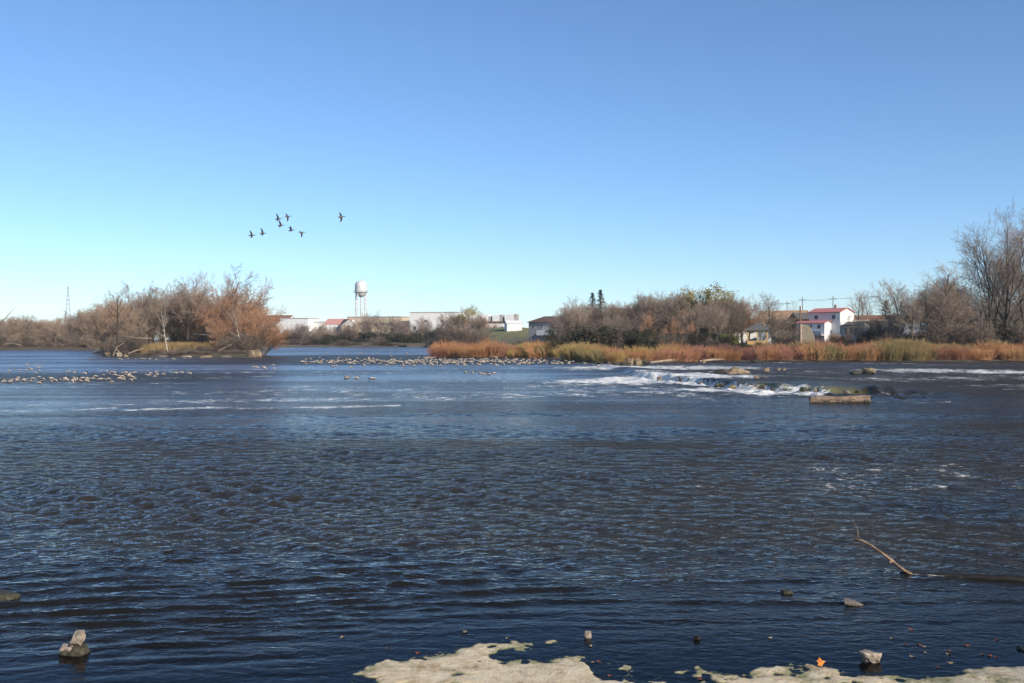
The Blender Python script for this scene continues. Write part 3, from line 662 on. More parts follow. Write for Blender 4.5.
plant_px('round_b', 735, 270, 293, 'pale grey bare tree right behind the olive leaved trees', group=WR)
plant_px('round_red', 749, 250, 300, 'domed reddish brown tree above the gazebo', wide=1.15)
plant_px('round_red', 742, 256, 304, 'reddish brown tree behind the domed one above the gazebo', wide=1.1)
plant_px('round_a', 772.5, 240, 294, 'grey rounded bare tree standing alone between gazebo and red roofed house', wide=1.05)
scatter(8, 776, 808, 226, 240, [(776, 331), (790, 322), (808, 330)], ['thicket_grey', 'multi_grey', 'thicket_brown'], 'dull grey bush right of the lone tree', 'bushes beside the stone wall', 'shrub', (.8, 1.0))
scatter(16, 735, 860, 208, 216, [(735, 346), (860, 345)], ['thicket_dark', 'thicket_brown'], 'low dark scrub behind the red willow shrubs', 'low dark scrub behind the red shrubs', 'shrub', (1.3, 1.8))
plant_px('thicket_green', 733, 222, 334, 'yellow green bush on the lawn left of the gazebo', cat='shrub', wide=1.4, name='green_bush')
plant_px('thicket_green', 722, 224, 335, 'yellow green bush by the dark trees left of the lawn', cat='shrub', wide=1.3, name='green_bush')
scatter(8, 834, 866, 222, 232, [(834, 332), (850, 338), (866, 332)], ['thicket_brown', 'thicket_dark'], 'dark garden bush', 'garden bushes of the red roofed house', 'shrub', (.8, 1.1))
RT = 'trees on the right bank'
for px, Yv, top, key, lb, ln, wd in [
    (857, 262, 290, 'lanky_a', 'thin bare tree rising just behind the gable of the red roofed house', 0, .8),
    (866, 300, 292, 'lanky_a', 'slender bare tree right of the red roofed house', 0, .7),
    (873, 300, 293, 'lanky_b', 'slender bare tree between the red roofed house and the spruce', 0, .7),
    (904, 250, 279, 'round_a', 'leaning grey tree right of the short spruce', -.12, 1.0),
    (912, 262, 300, 'round_red', 'brownish tree over the small white house', 0, 1.0),
    (938, 222, 262, 'lanky_a', 'dark twin trunk, left stem, standing close to the rusty shrubs', 0, 1.15),
    (943, 221, 285, 'lanky_b', 'dark twin trunk, right stem, standing close to the rusty shrubs', 0, .8),
    (952, 232, 278, 'multi_grey', 'many stemmed grey tree between the twin trunks and the tallest tree', 0, .9),
    (966, 236, 284, 'vase_b', 'mid height spreading tree left of the tallest tree', -.1, .8),
    (978, 226, 290, 'lanky_b', 'crooked dark tree leaning left of the tallest tree', -.2, 1.1),
    (990, 224, 235, 'vase_b', 'tall bare tree leaning left beside the tallest of the right bank', -.07, 1.0),
    (1006, 222, 214, 'vase', 'tallest bare tree of the photo spreading a fan of fine branches at the right edge', 0, 1.0),
    (1022, 228, 226, 'vase_b', 'tall bare tree cut by the right edge of the photo', .08, 1.15),
    (1012, 238, 262, 'multi_grey', 'grey tree behind the tallest tree at the right edge', 0, 1.0)]:
    plant_px(key, px, Yv, top, lb, group=RT, lean=ln, wide=wd)
plant_px('spruce', 886, 270, 299, 'dark broad spruce standing between the red roofed house and the leaning grey tree', wide=1.15)
scatter(44, 868, 1040, 216, 246, [(868, 328), (900, 334), (925, 330), (940, 322), (1040, 320)], ['thicket_brown', 'thicket_grey', 'thicket_brown', 'thicket_dark'],
        'tangled grey brown bush on the right bank', 'tangled bushes under the right bank trees', 'shrub', (.9, 1.3))
scatter(14, 925, 1040, 246, 300, [(925, 306), (960, 300), (1040, 296)], ['multi_grey', 'dark_a', 'round_a'], 'bare background tree of the right bank', 'background trees of the right bank')
scatter(8, 1045, 1300, 222, 300, [(1045, 250), (1300, 270)], ['vase_b', 'round_a', 'multi_grey', 'lanky_a'], 'bare tree on the bank', 'trees past the right edge')
scatter(46, 556, 1040, 203, 214, [(556, 342), (640, 343), (1040, 341)], ['thicket_brown', 'thicket_dark', 'thicket_brown'], 'low brown brush right behind the willow belt', 'low brown brush behind the willow belt', 'shrub', (1.5, 2.2))
scatter(28, 262, 446, 482, 500, [(262, 340), (446, 340)], ['thicket_brown', 'thicket_dark'], 'low brown brush at the far waterline', 'low brush at the far waterline', 'shrub', (2.0, 2.8))
scatter(20, 572, 740, 300, 345, [(560, 322), (740, 322)], ['multi_grey', 'round_b', 'thicket_brown'], 'grey tree deep in the wood', 'trees deep in the wood', wide=(1.3, 1.7))
scatter(16, 110, 262, 256, 275, [(110, 306), (150, 296), (190, 290), (240, 296), (262, 318)], ['multi_grey', 'multi_buff', 'multi_red', 'round_buff'], 'bare tree at the back of the island', 'trees at the back of the island')
scatter(8, 350, 470, 540, 556, [(350, 326), (362, 316), (400, 320), (420, 319), (450, 317), (470, 314)], ['round_a', 'round_b'], 'bare tree before the factory walls', 'bare trees before the factory walls', wide=(1.0, 1.3))
scatter(30, 108, 258, 218.5, 229, [(108, 349), (258, 350)], ['thicket_brown', 'thicket_grey'], 'tiny brown brush on the island shore', 'tiny brush on the island shore', 'shrub', (1.6, 2.4))
scatter(7, 822, 852, 224, 229, [(822, 337), (838, 329), (852, 331)], ['multi_grey', 'round_red', 'dark_a'], 'small dark bare garden tree', 'small garden trees', wide=(.8, 1.1))
scatter(9, 776, 812, 240, 258, [(776, 312), (812, 318)], ['multi_grey', 'round_a', 'dark_a'], 'small bare tree before the tan house', 'small trees before the tan house', wide=(.9, 1.2))
scatter(8, 856, 900, 226, 246, [(856, 318), (900, 312)], ['multi_grey', 'lanky_a', 'dark_a'], 'bare sapling near the stone wall', 'saplings near the stone wall', wide=(.8, 1.1))
scatter(12, 448, 492, 345, 368, [(448, 322), (470, 324), (492, 335)], ['multi_buff', 'round_red', 'multi_grey', 'thicket_brown'], 'bushy brown tree at the foot of the slope', 'bushy trees at the foot of the grassy slope', wide=(1.1, 1.4))
scatter(10, 488, 530, 335, 352, [(488, 343), (530, 342)], ['thicket_brown', 'thicket_dark'], 'low scrub below the grass', 'low scrub below the grassy slope', 'shrub', (1.2, 1.6))
scatter(26, -60, 112, 376, 388, [(-60, 331), (112, 329)], ['thicket_brown', 'thicket_grey', 'multi_buff'], 'waist high brush inside the far left wood', 'brush inside the far left wood', 'shrub', (1.2, 1.7))
scatter(9, 893, 962, 214, 224, [(893, 300), (915, 288), (940, 282), (962, 280)], ['lanky_a', 'multi_grey', 'round_a', 'lanky_b'], 'grey bare tree near the right waterline', 'bare trees near the right waterline', wide=(.8, 1.0))
scatter(8, 284, 352, 543, 556, [(284, 324), (320, 323), (352, 325)], ['round_a', 'multi_grey', 'round_buff'], 'small bare tree before the white sheds', 'small trees before the white sheds', wide=(1.1, 1.3))
# distant tree line that closes the horizon
scatter(26, 500, 1040, 620, 760, [(430, 331), (520, 331), (560, 330), (700, 322), (1040, 322)], ['multi_grey', 'round_a', 'round_b'], 'small hazy bare tree behind the houses', 'distant tree line', wide=(1.4, 1.9))
scatter(14, 250, 430, 760, 900, [(250, 326), (430, 326)], ['multi_grey', 'round_a'], 'small hazy bare tree on the horizon', 'trees on the horizon behind the factory', wide=(1.4, 1.9))
scatter(9, -60, 110, 620, 700, [(-60, 324), (250, 324)], ['multi_grey', 'round_a'], 'hazy bare tree behind the left wood', 'distant trees behind the left wood', wide=(1.4, 1.9))

# ------------------------------------------------------------------ solid mesh builder
class MB:
    def __init__(s): s.V = []; s.F = []; s.M = []; s.n = 0
    def add(s, V, Fc, mi=0):
        s.V += [tuple(v) for v in V]; s.F += [tuple(i + s.n for i in f) for f in Fc]; s.M += [mi] * len(Fc); s.n += len(V)
    def box(s, x0, x1, y0, y1, z0, z1, mi=0):
        V = [(x0, y0, z0), (x1, y0, z0), (x1, y1, z0), (x0, y1, z0), (x0, y0, z1), (x1, y0, z1), (x1, y1, z1), (x0, y1, z1)]
        s.add(V, [(0, 3, 2, 1), (4, 5, 6, 7), (0, 1, 5, 4), (1, 2, 6, 5), (2, 3, 7, 6), (3, 0, 4, 7)], mi)
    def tube(s, pts, rad, n=8, mi=0, cap=True):
        pts = [Vector(q) for q in pts]; rings = []
        for i, q in enumerate(pts):
            d = (pts[min(i + 1, len(pts) - 1)] - pts[max(i - 1, 0)]).normalized(); u = d.orthogonal().normalized() if i == 0 else (u0 - d * u0.dot(d)).normalized()
            u0 = u; v = d.cross(u); r = rad[i] if isinstance(rad, (list, tuple)) else rad
            rings.append([q + (u * math.cos(a) + v * math.sin(a)) * r for a in [2 * math.pi * k / n for k in range(n)]])
        V = [p for r_ in rings for p in r_]; Fc = []
        for i in range(len(pts) - 1):
            for k in range(n): Fc.append((i * n + k, i * n + (k + 1) % n, (i + 1) * n + (k + 1) % n, (i + 1) * n + k))
        if cap: Fc += [tuple(range(n))[::-1], tuple((len(pts) - 1) * n + k for k in range(n))]
        s.add(V, Fc, mi)
    def lathe(s, prof, n=24, c=(0, 0), mi=0):
        V = [(c[0] + r * math.cos(2 * math.pi * k / n), c[1] + r * math.sin(2 * math.pi * k / n), z) for r, z in prof for k in range(n)]; Fc = []
        for i in range(len(prof) - 1):
            for k in range(n): Fc.append((i * n + k, i * n + (k + 1) % n, (i + 1) * n + (k + 1) % n, (i + 1) * n + k))
        s.add(V, Fc, mi)
    def build(s, name, mt, parent=None, smooth=False):
        me = bpy.data.meshes.new(name); me.from_pydata(s.V, [], s.F); me.update()
        o = link(name, me, mt, parent, smooth)
        if isinstance(mt, (list, tuple)): me.polygons.foreach_set('material_index', s.M)
        return o

# ------------------------------------------------------------------ buildings
white = mat('white_siding', (0.78, 0.77, 0.74), (0.68, 0.67, 0.64), 0.7, 0.7, 0, 0, (1, 1, 5))
cream = mat('cream_wall', (0.62, 0.52, 0.38), (0.52, 0.42, 0.30), 0.8, 0.8)
greyw = mat('grey_wall', (0.40, 0.38, 0.36), (0.30, 0.28, 0.27), 0.5, 0.8)
brick = mat('brown_brick', (0.26, 0.14, 0.09), (0.17, 0.09, 0.06), 5, 0.9)
tan = mat('tan_wall', (0.50, 0.32, 0.19), (0.40, 0.24, 0.14), 1.2, 0.85)
redroof = mat('red_metal_roof', (0.60, 0.23, 0.20), (0.50, 0.17, 0.15), 1.0, 0.5, 0, 0, (1, 8, 1))
brownroof = mat('brown_shingles', (0.16, 0.10, 0.075), (0.10, 0.065, 0.05), 4, 0.9)
greyroof = mat('grey_shingles', (0.13, 0.125, 0.12), (0.08, 0.08, 0.08), 4, 0.9)
pinkroof = mat('faded_red_sheet', (0.62, 0.33, 0.27), (0.52, 0.25, 0.20), 1, 0.7)
glass = mat('window_glass', (0.05, 0.06, 0.07), (0.03, 0.035, 0.04), 1, 0.15, spec=0.6)
trim = mat('white_trim', (0.72, 0.72, 0.70), (0.62, 0.62, 0.60), 3, 0.6)
wood = mat('yellow_timber', (0.58, 0.38, 0.16), (0.42, 0.26, 0.10), 6, 0.8, 0, 0, (1, 1, .2))
dwood = mat('dark_timber', (0.10, 0.07, 0.05), (0.06, 0.04, 0.03), 6, 0.8)
stone = mat('field_stone', (0.52, 0.43, 0.31), (0.24, 0.18, 0.13), 3.5, 0.9, 0.03)
dark = mat('dark_opening', (0.03, 0.03, 0.035), (0.02, 0.02, 0.02), 2, 0.8)

def window(root, x, y, z, w, h, face='-y', shutter=False):
    """window on a wall: face -y at plane y, or +x / -x at plane x=y-arg"""
    fr = MB(); pn = MB(); t = .07
    def bx(mb, a0, a1, d0, d1, z0, z1):
        if face == '-y': mb.box(a0, a1, y - d1, y - d0, z0, z1)
        elif face == '+x': mb.box(y + d0, y + d1, a0, a1, z0, z1)
        else: mb.box(y - d1, y - d0, a0, a1, z0, z1)
    bx(fr, x - w / 2 - t, x + w / 2 + t, -.02, .05, z + h, z + h + t); bx(fr, x - w / 2 - t, x + w / 2 + t, -.02, .08, z - t, z)
    bx(fr, x - w / 2 - t, x - w / 2, -.02, .05, z, z + h); bx(fr, x + w / 2, x + w / 2 + t, -.02, .05, z, z + h); bx(fr, x - .02, x + .02, .015, .04, z, z + h)
    bx(pn, x - w / 2, x + w / 2, -.02, .015, z, z + h)
    f = fr.build('window', trim, root); pn.build('pane', glass, f)
def gable(root, x0, x1, y0, y1, z0, zw, zr, wallm, roofm, axis='x', over=.4, th=.14, wname='wall', rname='roof'):
    """box with gable roof, ridge along axis"""
    wl = MB()
    if axis == 'x':
        ym = (y0 + y1) / 2
        V = [(x0, y0, z0), (x1, y0, z0), (x1, y1, z0), (x0, y1, z0), (x0, y0, zw), (x1, y0, zw), (x1, y1, zw), (x0, y1, zw), (x0, ym, zr), (x1, ym, zr)]
        wl.add(V, [(0, 1, 5, 4), (2, 3, 7, 6), (1, 2, 6, 9, 5), (3, 0, 4, 8, 7), (4, 5, 9, 8), (6, 7, 8, 9)])
    else:
        xm = (x0 + x1) / 2
        V = [(x0, y0, z0), (x1, y0, z0), (x1, y1, z0), (x0, y1, z0), (x0, y0, zw), (x1, y0, zw), (x1, y1, zw), (x0, y1, zw), (xm, y0, zr), (xm, y1, zr)]
        wl.add(V, [(0, 1, 5, 8, 4), (2, 3, 7, 9, 6), (1, 2, 6, 5), (3, 0, 4, 7), (5, 6, 9, 8), (7, 4, 8, 9)])
    wo_ = wl.build(wname, wallm, root)
    rf = MB()
    half = ((y1 - y0) if axis == 'x' else (x1 - x0)) / 2; sl = (zr - zw) / half
    for s in (-1, 1):
        e = half + over; ze = zr - sl * e + .03; zt = zr + .03
        if axis == 'x':
            c = (y0 + y1) / 2; A_ = [(x0 - over, c, zt), (x1 + over, c, zt), (x1 + over, c + s * e, ze), (x0 - over, c + s * e, ze)]
        else:
            c = (x0 + x1) / 2; A_ = [(c, y0 - over, zt), (c, y1 + over, zt), (c + s * e, y1 + over, ze), (c + s * e, y0 - over, ze)]
        B_ = [(a, b_, z_ + th) for a, b_, z_ in A_]
        rf.add(A_ + B_, [(0, 1, 2, 3), (4, 7, 6, 5), (0, 4, 5, 1), (1, 5, 6, 2), (2, 6, 7, 3), (3, 7, 4, 0)])
    ro = rf.build(rname, roofm, root)
    return wo_, ro
def hip(root, x0, x1, y0, y1, zw, zr, roofm, over=.5):
    ym = (y0 + y1) / 2; hf = (y1 - y0) / 2; a = x0 - over; b_ = x1 + over; c = y0 - over; d = y1 + over
    m_ = MB(); V = [(a, c, zw), (b_, c, zw), (b_, d, zw), (a, d, zw), (a, c, zw + .15), (b_, c, zw + .15), (b_, d, zw + .15), (a, d, zw + .15), (x0 + hf, ym, zr), (x1 - hf, ym, zr)]
    m_.add(V, [(0, 3, 2, 1), (0, 1, 5, 4), (1, 2, 6, 5), (2, 3, 7, 6), (3, 0, 4, 7), (4, 5, 9, 8), (5, 6, 9), (6, 7, 8, 9), (7, 4, 8)])
    return m_.build('roof', roofm, root)
def site(name, px, Yv, base_py, rz, label, cat):
    Xv = (px - 512) / F * Yv; o = empty(name, (Xv, Yv, zof(base_py, Yv)), rz); tag(o, label, cat); return o

# red roofed white house (its corner towards the camera)
Yh = 236; s1 = Yh / F
h = site('white_house', 840, Yh, 342, R(-48), 'white two storey house with red roof above the orange shrubs, gable in full sun', 'house')
zb = -2.5
wl_, rf_ = gable(h, -8.2, 0, 0, 6.4, zb, 7.1, 8.05, white, redroof, 'x', .3)
for xx in (-6.3, -1.6): window(h, xx, 0, 5.5, .9, .9)
for yy in (2.0, 4.4): window(h, yy, 0, 3.2, .8, .9, '+x')
ch = MB(); ch.box(-3.2, -2.7, 2.9, 3.4, 7.9, 9.0); ch.build('chimney', greyw, rf_)
gable(h, -9.8, -2.2, -3.2, -.01, zb + .02, 4.5, 4.95, white, redroof, 'x', .25, .12, 'front_wing', 'wing_roof')
for xx in (-8.4, -6.0, -3.6): window(h, xx, -3.2, 3.2, .9, .9)
bl = MB(); bl.box(-9.9, -2.1, -4.7, -3.22, 1.55, 1.72); bl.box(-9.9, -2.1, -4.76, -4.7, 1.73, 2.6); bl.build('balcony', trim, h)
for xx in (-9.7, -6.0, -2.3):
    c = MB(); c.box(xx - .08, xx + .08, -4.65, -4.49, zb, 1.54); c.build('post', dwood, h)
gable(h, .01, 4.6, 1.0, 6.0, zb + .04, 3.9, 4.7, white, greyroof, 'x', .3, .12, 'side_wing', 'side_wing_roof')
for xx in (1.0, 2.3, 3.6): window(h, xx, 1.0, 1.9, .7, 1.5)
aw = MB(); aw.box(.3, 4.6, -.6, .98, 3.95, 4.05); aw.build('awning', greyroof, h)
# dark shed roof behind on the left
h = site('dark_shed', 812, 250, 341, R(10), 'dark flat fronted shed behind the brick stub, left of the red roofed house', 'shed')
gable(h, -3.6, 4.6, 0, 5, -2, 5.6, 7.0, dwood, greyroof, 'x'); window(h, 1.5, 0, 3.4, 1, 1)
h = site('masonry_stub', 806, 222, 349, R(-25), 'pale and brown masonry stub with a tall pipe left of the red roofed house', 'wall')
q = MB(); q.add([(-1.0, 0, -1), (2.0, 0, -1), (1.7, 0, 2.6), (.7, 0, 5.2), (-1.0, 0, 5.6), (-1.0, .6, -1), (2.0, .6, -1), (1.7, .6, 2.6), (.7, .6, 5.2), (-1.0, .6, 5.6)],
                [(0, 1, 2, 3, 4), (9, 8, 7, 6, 5), (0, 5, 6, 1), (1, 6, 7, 2), (2, 7, 8, 3), (3, 8, 9, 4), (4, 9, 5, 0)]); q.build('masonry', stone, h)
q = MB(); q.box(-1.3, -1.02, -.2, .7, -1, 5.5); q.build('pale_edge', white, h)
q = MB(); q.tube([(-1.2, -.35, -1), (-1.2, -.35, 9.6)], .16, 10); q.build('pipe', brick, h)
h = site('stone_pillar', 800, 224, 348, 0, 'short pale square pillar at the left of the masonry stub', 'pillar')
q = MB(); q.box(-.55, .55, -.4, .4, -1.2, 2.9); q.build('shaft', cream, h); q = MB(); q.box(-.7, .7, -.55, .55, 2.9, 3.05); q.build('cap', greyw, h)
# tan house behind the lone tree
h = site('tan_house', 783, 262, 338, R(-30), 'tan brick house with low brown roof behind the lone bare tree', 'house')
gable(h, -7, 5, 0, 9, -3, 5.0, 7.2, tan, tan, 'x'); [window(h, x0, 0, 2.2, 1.1, 1.2) for x0 in (-5, -2, 1.5)]
h = site('white_garden_house', 768, 246, 340, R(-15), 'small bright white house part showing between gazebo and lone tree', 'house')
gable(h, -2.6, 3.0, 0, 5, -2, 3.0, 4.4, white, greyroof, 'y'); window(h, .9, 0, 1.5, .7, .9)
h = site('pale_bungalow', 738, 262, 338, R(-8), 'pale bungalow mostly hidden behind the domed reddish tree', 'house')
gable(h, -8, 6, 0, 7, -2, 3.2, 5.0, white, greyroof, 'x'); [window(h, x0, 0, 1.3, 1.0, 1.1) for x0 in (-6, -3, .5, 3.5)]
# gazebo
h = site('gazebo', 757.5, 221, 345, R(-14), 'yellow timber gazebo with hipped grey roof on the bank', 'gazebo')
for sx in (-2.1, 0, 2.1):
    for sy in (0, 3.6):
        c = MB(); c.box(sx - .14, sx + .14, sy - .14, sy + .14, -.6, 3.0); c.build('post', wood, h)
c = MB(); c.box(-2.4, 2.4, -.3, 3.9, -.75, -.05); c.build('deck', wood, h)
c = MB(); c.box(-1.94, -.16, -.06, .0, .1, .95); c.box(.16, 1.94, -.06, 0, .1, .95); c.build('railing_panel', wood, h)
c = MB(); c.box(-2.3, 2.3, -.2, .12, 2.96, 3.2); c.box(-2.3, 2.3, 3.5, 3.8, 2.96, 3.2); c.build('beam', wood, h)
hip(h, -2.2, 2.2, -.1, 3.7, 3.2, 4.9, greyroof)
# stone retaining wall right of house
h = site('stone_retaining_wall', 872, 236, 342, R(-10), 'long pale stone garden wall right of the red roofed house', 'wall')
q = MB(); q.box(-4.2, 6.5, 0, .6, -3, 4.9); q.build('wall', stone, h); q = MB(); q.box(-4.3, 6.6, -.1, .7, 4.9, 5.3); q.build('coping', cream, h)
h = site('brown_roofed_house', 884, 285, 337, R(-20), 'long low house with brown roof behind the stone wall and spruce', 'house')
gable(h, -9, 7, 0, 8, -3, 4.0, 6.2, cream, brick, 'x'); [window(h, x0, 0, 1.8, 1.1, 1.1) for x0 in (-6, -2, 3)]
h = site('small_white_house', 918, 248, 335, R(-12), 'small white house with brown roof among bare trees on the right', 'house')
gable(h, -3.4, 3.4, 0, 6, -2, 3.4, 5.0, white, brownroof, 'x'); [window(h, x0, 0, 1.4, .8, 1.0) for x0 in (-1.6, 1.3)]
q = MB(); q.box(2.2, 4.0, -1.2, -.05, -1.9, .9); q.build('red_porch', redroof, h)
h = site('white_dormer_house', 927, 275, 334, R(-30), 'white gabled house top peeking above the small white house', 'house')
gable(h, -3, 3, 0, 6, -2, 4.8, 7.2, white, brownroof, 'y'); window(h, 0, 0, 3.2, .9, 1.1)
h = site('grey_house', 980, 258, 336, R(-22), 'grey house half hidden behind the tall bare trees on the right', 'house')
gable(h, -8, 7, 0, 8, -2, 4.4, 7.0, greyw, greyroof, 'x'); [window(h, x0, 0, 1.4, 1.2, 1.3) for x0 in (-6, -2.5, 1, 4.5)]
# house hidden in the wood
h = site('brick_house', 634, 285, 334, R(-34), 'brown brick house with white gable trim showing through the wooded bank', 'house')
gable(h, -9, 0, 0, 6, -3, 5.2, 7.4, brick, brownroof, 'x'); [window(h, x0, 0, 2.6, .9, 1.3) for x0 in (-7, -4.5, -2)]; [window(h, y0, 0, z0, 1.1, 1.3, '+x') for y0 in (1.8, 4.2) for z0 in (0.2, 3.0)]
q = MB(); q.box(.01, .12, -.1, .5, -2, 5.1); q.box(.01, .12, 2.7, 3.2, -2, 5.1); q.build('white_pilaster', trim, h)
# hip roofed house and garage on the grassy slope
h = site('hip_roofed_house', 544, 345, 331, R(-36), 'grey house with low brown hip roof right of the grassy slope', 'house')
q = MB(); q.box(-6.5, 6.5, 0, 8, -4, 3.0); q.build('wall', greyw, h); hip(h, -6.5, 6.5, 0, 8, 3.0, 5.2, brownroof)
[window(h, x0, 0, .9, 1.2, 1.2) for x0 in (-4.5, -1, 3.2)]; window(h, 3.5, 6.5, .9, 1.6, 1.2, '+x')
q = MB(); q.box(-1.0, 6.2, -3.2, -.02, -1.5, .3); q.build('porch', white, h)
h = site('white_garage', 514.5, 420, 332, R(10), 'bright white garage with double door on top of the grassy slope', 'garage')
gable(h, -3.2, 3.2, 0, 6.5, -2, 3.6, 4.8, white, white, 'x', .3); q = MB(); q.box(-2.5, 2.3, -.07, -.012, -.1, 2.4); q.build('garage_door', trim, h)
h = site('terrace_row', 500, 500, 332, R(-14), 'row of terraced houses with white and brown upper boxes behind the brownish trees', 'building')
q = MB(); q.box(-18, 9, 0, 10, -3, 4.4); q.build('wall', white, h)
q = MB(); q.box(-18.2, 9.2, -.2, 10.2, 4.4, 5.4); q.build('roof', brownroof, h)
for i, (x0, w_, z_) in enumerate(((-16, 3.4, 8.3), (-9.5, 3.0, 8.9), (-4.2, 3.6, 8.4), (2.6, 4.2, 8.7))):
    q = MB(); q.box(x0, x0 + w_, .6, 6, 5.4, z_); q.build('upper_storey', white, h)
    q = MB(); q.box(x0 + w_ + .05, x0 + w_ + 1.5, 1.0, 6, 5.4, z_ + (.3 if i != 1 else -.9)); q.build('stair_tower', greyw, h)
for x0 in (-15, -11, -7, -3, 1, 5): window(h, x0, 0, 1.2, 1.2, 1.6)
# factory
def flat(name, px, Yv, base, rz, w_, d_, h_, wm_, label, wins=(), extra=True):
    o = site(name, px, Yv, base, rz, label, 'building'); q = MB(); q.box(-w_ / 2, w_ / 2, 0, d_, -4, h_); q.build('wall', wm_, o)
    q = MB(); q.box(-w_ / 2 - .15, w_ / 2 + .15, -.15, d_ + .15, h_, h_ + .5); q.build('parapet', greyw, o)
    for (x0, z0, ww, hh) in wins: window(o, x0, 0, z0, ww, hh)
    return o
flat('white_factory', 434, 590, 333, R(-11), 30, 22, 12.0, white, 'large blank white factory hall, tallest block right of the water tower', [(-12, 2, 2, 2), (-5, 6.5, 2, 1.2), (5, 6.5, 2, 1.2)])
flat('grey_factory_wing', 374, 610, 331, R(-16), 36, 18, 8.4, cream, 'low buff factory wing behind the bare trees right of the water tower', [(x0, 3.5, 2.2, 1.6) for x0 in (-14, -9, -4, 1, 6, 11)])
flat('white_store', 294, 600, 333, R(-13), 18, 16, 8.6, white, 'white windowless store just right of the island', [(6, 1, 2.5, 3)])
flat('white_annex', 317, 605, 332, R(-14), 13, 12, 5.8, white, 'lower white annex between the white store and the pink roofed shed', [(-3, 2, 1.6, 1.2), (2, 2, 1.6, 1.2)])
h = site('pink_roofed_shed', 336, 600, 332, R(-10), 'white shed with faded red sheet roof left of the water tower', 'building')
gable(h, -8, 8, 0, 16, -3, 4.6, 8.0, white, pinkroof, 'x', .2)
q = MB(); q.box(-2, 2, -.08, -.01, -1, 3); q.build('door', greyw, h)
h = site('gabled_hall', 349, 596, 332, R(25), 'dark grey gabled hall at the foot of the water tower', 'building')
gable(h, -4.5, 4.5, 0, 14, -3, 4.2, 7.6, greyw, greyroof, 'y', .3); window(h, 0, 0, 2.6, 1.6, 1.4)
h = site('brown_roofed_store', 276, 640, 333, R(-10), 'long building with brown roof half hidden by the leaning island trees', 'building')
gable(h, -18, 8, 0, 14, -3, 7.5, 11.5, white, brick, 'x', .3); [window(h, x0, 0, 3, 1.5, 1.5) for x0 in (-12, -6, 0, 5)]
# water tower
Yt = 640; st = Yt / F; twh = site('water_tower', 361, Yt, 333, R(20), 'white elevated water tower on tall legs above the bare trees', 'water tower')
twm = mat('tower_paint', (0.66, 0.65, 0.63), (0.55, 0.53, 0.50), 0.5, 0.5)
z0 = 0; ztank = 26.0; rt = 3.9
prof = [(0.01, ztank - 3.0), (1.2, ztank - 2.8), (2.6, ztank - 1.9), (3.6, ztank - .6), (rt, ztank + .4), (rt, ztank + 4.6), (3.6, ztank + 6.0), (2.6, ztank + 7.1), (1.3, ztank + 7.7), (.01, ztank + 7.9)]
q = MB(); q.lathe(prof, 32); q.build('tank', twm, twh, True)
q = MB(); q.lathe([(rt + .02, ztank + .0), (rt + .8, ztank + .05), (rt + .8, ztank + .2), (rt + .02, ztank + .25)], 32)
for k in range(24):
    a = k * math.pi / 12; q.tube([((rt + .75) * math.cos(a), (rt + .75) * math.sin(a), ztank + .2), ((rt + .75) * math.cos(a), (rt + .75) * math.sin(a), ztank + 1.2)], .05, 4)
q.tube([((rt + .75) * math.cos(k * math.pi / 12), (rt + .75) * math.sin(k * math.pi / 12), ztank + 1.2) for k in range(25)], .06, 4); q.build('catwalk', greyw, twh)
for k in range(4):
    a = R(45 + 90 * k); q = MB(); q.tube([(4.9 * math.cos(a), 4.9 * math.sin(a), -6), (3.8 * math.cos(a), 3.8 * math.sin(a), ztank + .6)], .36, 8); q.build('leg', twm, twh)
q = MB(); q.tube([(0, 0, -6), (0, 0, ztank - 2.9)], .5, 10); q.build('riser_pipe', twm, twh)
q = MB()
for zc in (6, 15.5):
    rr = 4.9 - 1.1 * (zc + 6) / 32
    for k in range(4):
        a, b_ = R(45 + 90 * k), R(135 + 90 * k); A0 = (rr * math.cos(a), rr * math.sin(a), zc); B0 = (rr * math.cos(b_), rr * math.sin(b_), zc); q.tube([A0, B0], .14, 5)
        r2 = 4.9 - 1.1 * (zc + 15) / 32; q.tube([A0, (r2 * math.cos(b_), r2 * math.sin(b_), zc + 9)], .05, 4); q.tube([B0, (r2 * math.cos(a), r2 * math.sin(a), zc + 9)], .05, 4)
q.build('bracing', twm, twh)
q = MB(); q.tube([(0, 0, ztank + 7.8), (0, 0, ztank + 9.2)], .12, 6); q.build('finial', greyw, twh)
# lattice pylon
Yp = 1500; py_ = site('transmission_pylon', 68, Yp, 330, R(15), 'pale lattice power pylon far behind the left wood', 'pylon')
steel = mat('galvanised_steel', (0.42, 0.43, 0.44), (0.34, 0.35, 0.36), 1, 0.6); Hp = 66; q = MB()
def pr(z_): return 6.0 * (1 - z_ / Hp) ** 1.2 + .9
zs = [-4, 8, 18, 27, 35, 42, 48, 54, 60, Hp]
for k in range(4):
    a = R(45 + 90 * k); q.tube([(pr(max(z_, 0)) * math.cos(a), pr(max(z_, 0)) * math.sin(a), z_) for z_ in zs], .28, 4)
q.build('mast', steel, py_); q = MB()
for i in range(len(zs) - 1):
    for k in range(4):
        a, b_ = R(45 + 90 * k), R(135 + 90 * k); r1, r2 = pr(max(zs[i], 0)), pr(zs[i + 1])
        q.tube([(r1 * math.cos(a), r1 * math.sin(a), zs[i]), (r2 * math.cos(b_), r2 * math.sin(b_), zs[i + 1])], .15, 4); q.tube([(r1 * math.cos(b_), r1 * math.sin(b_), zs[i]), (r2 * math.cos(a), r2 * math.sin(a), zs[i + 1])], .15, 4)
q.build('bracing', steel, py_)
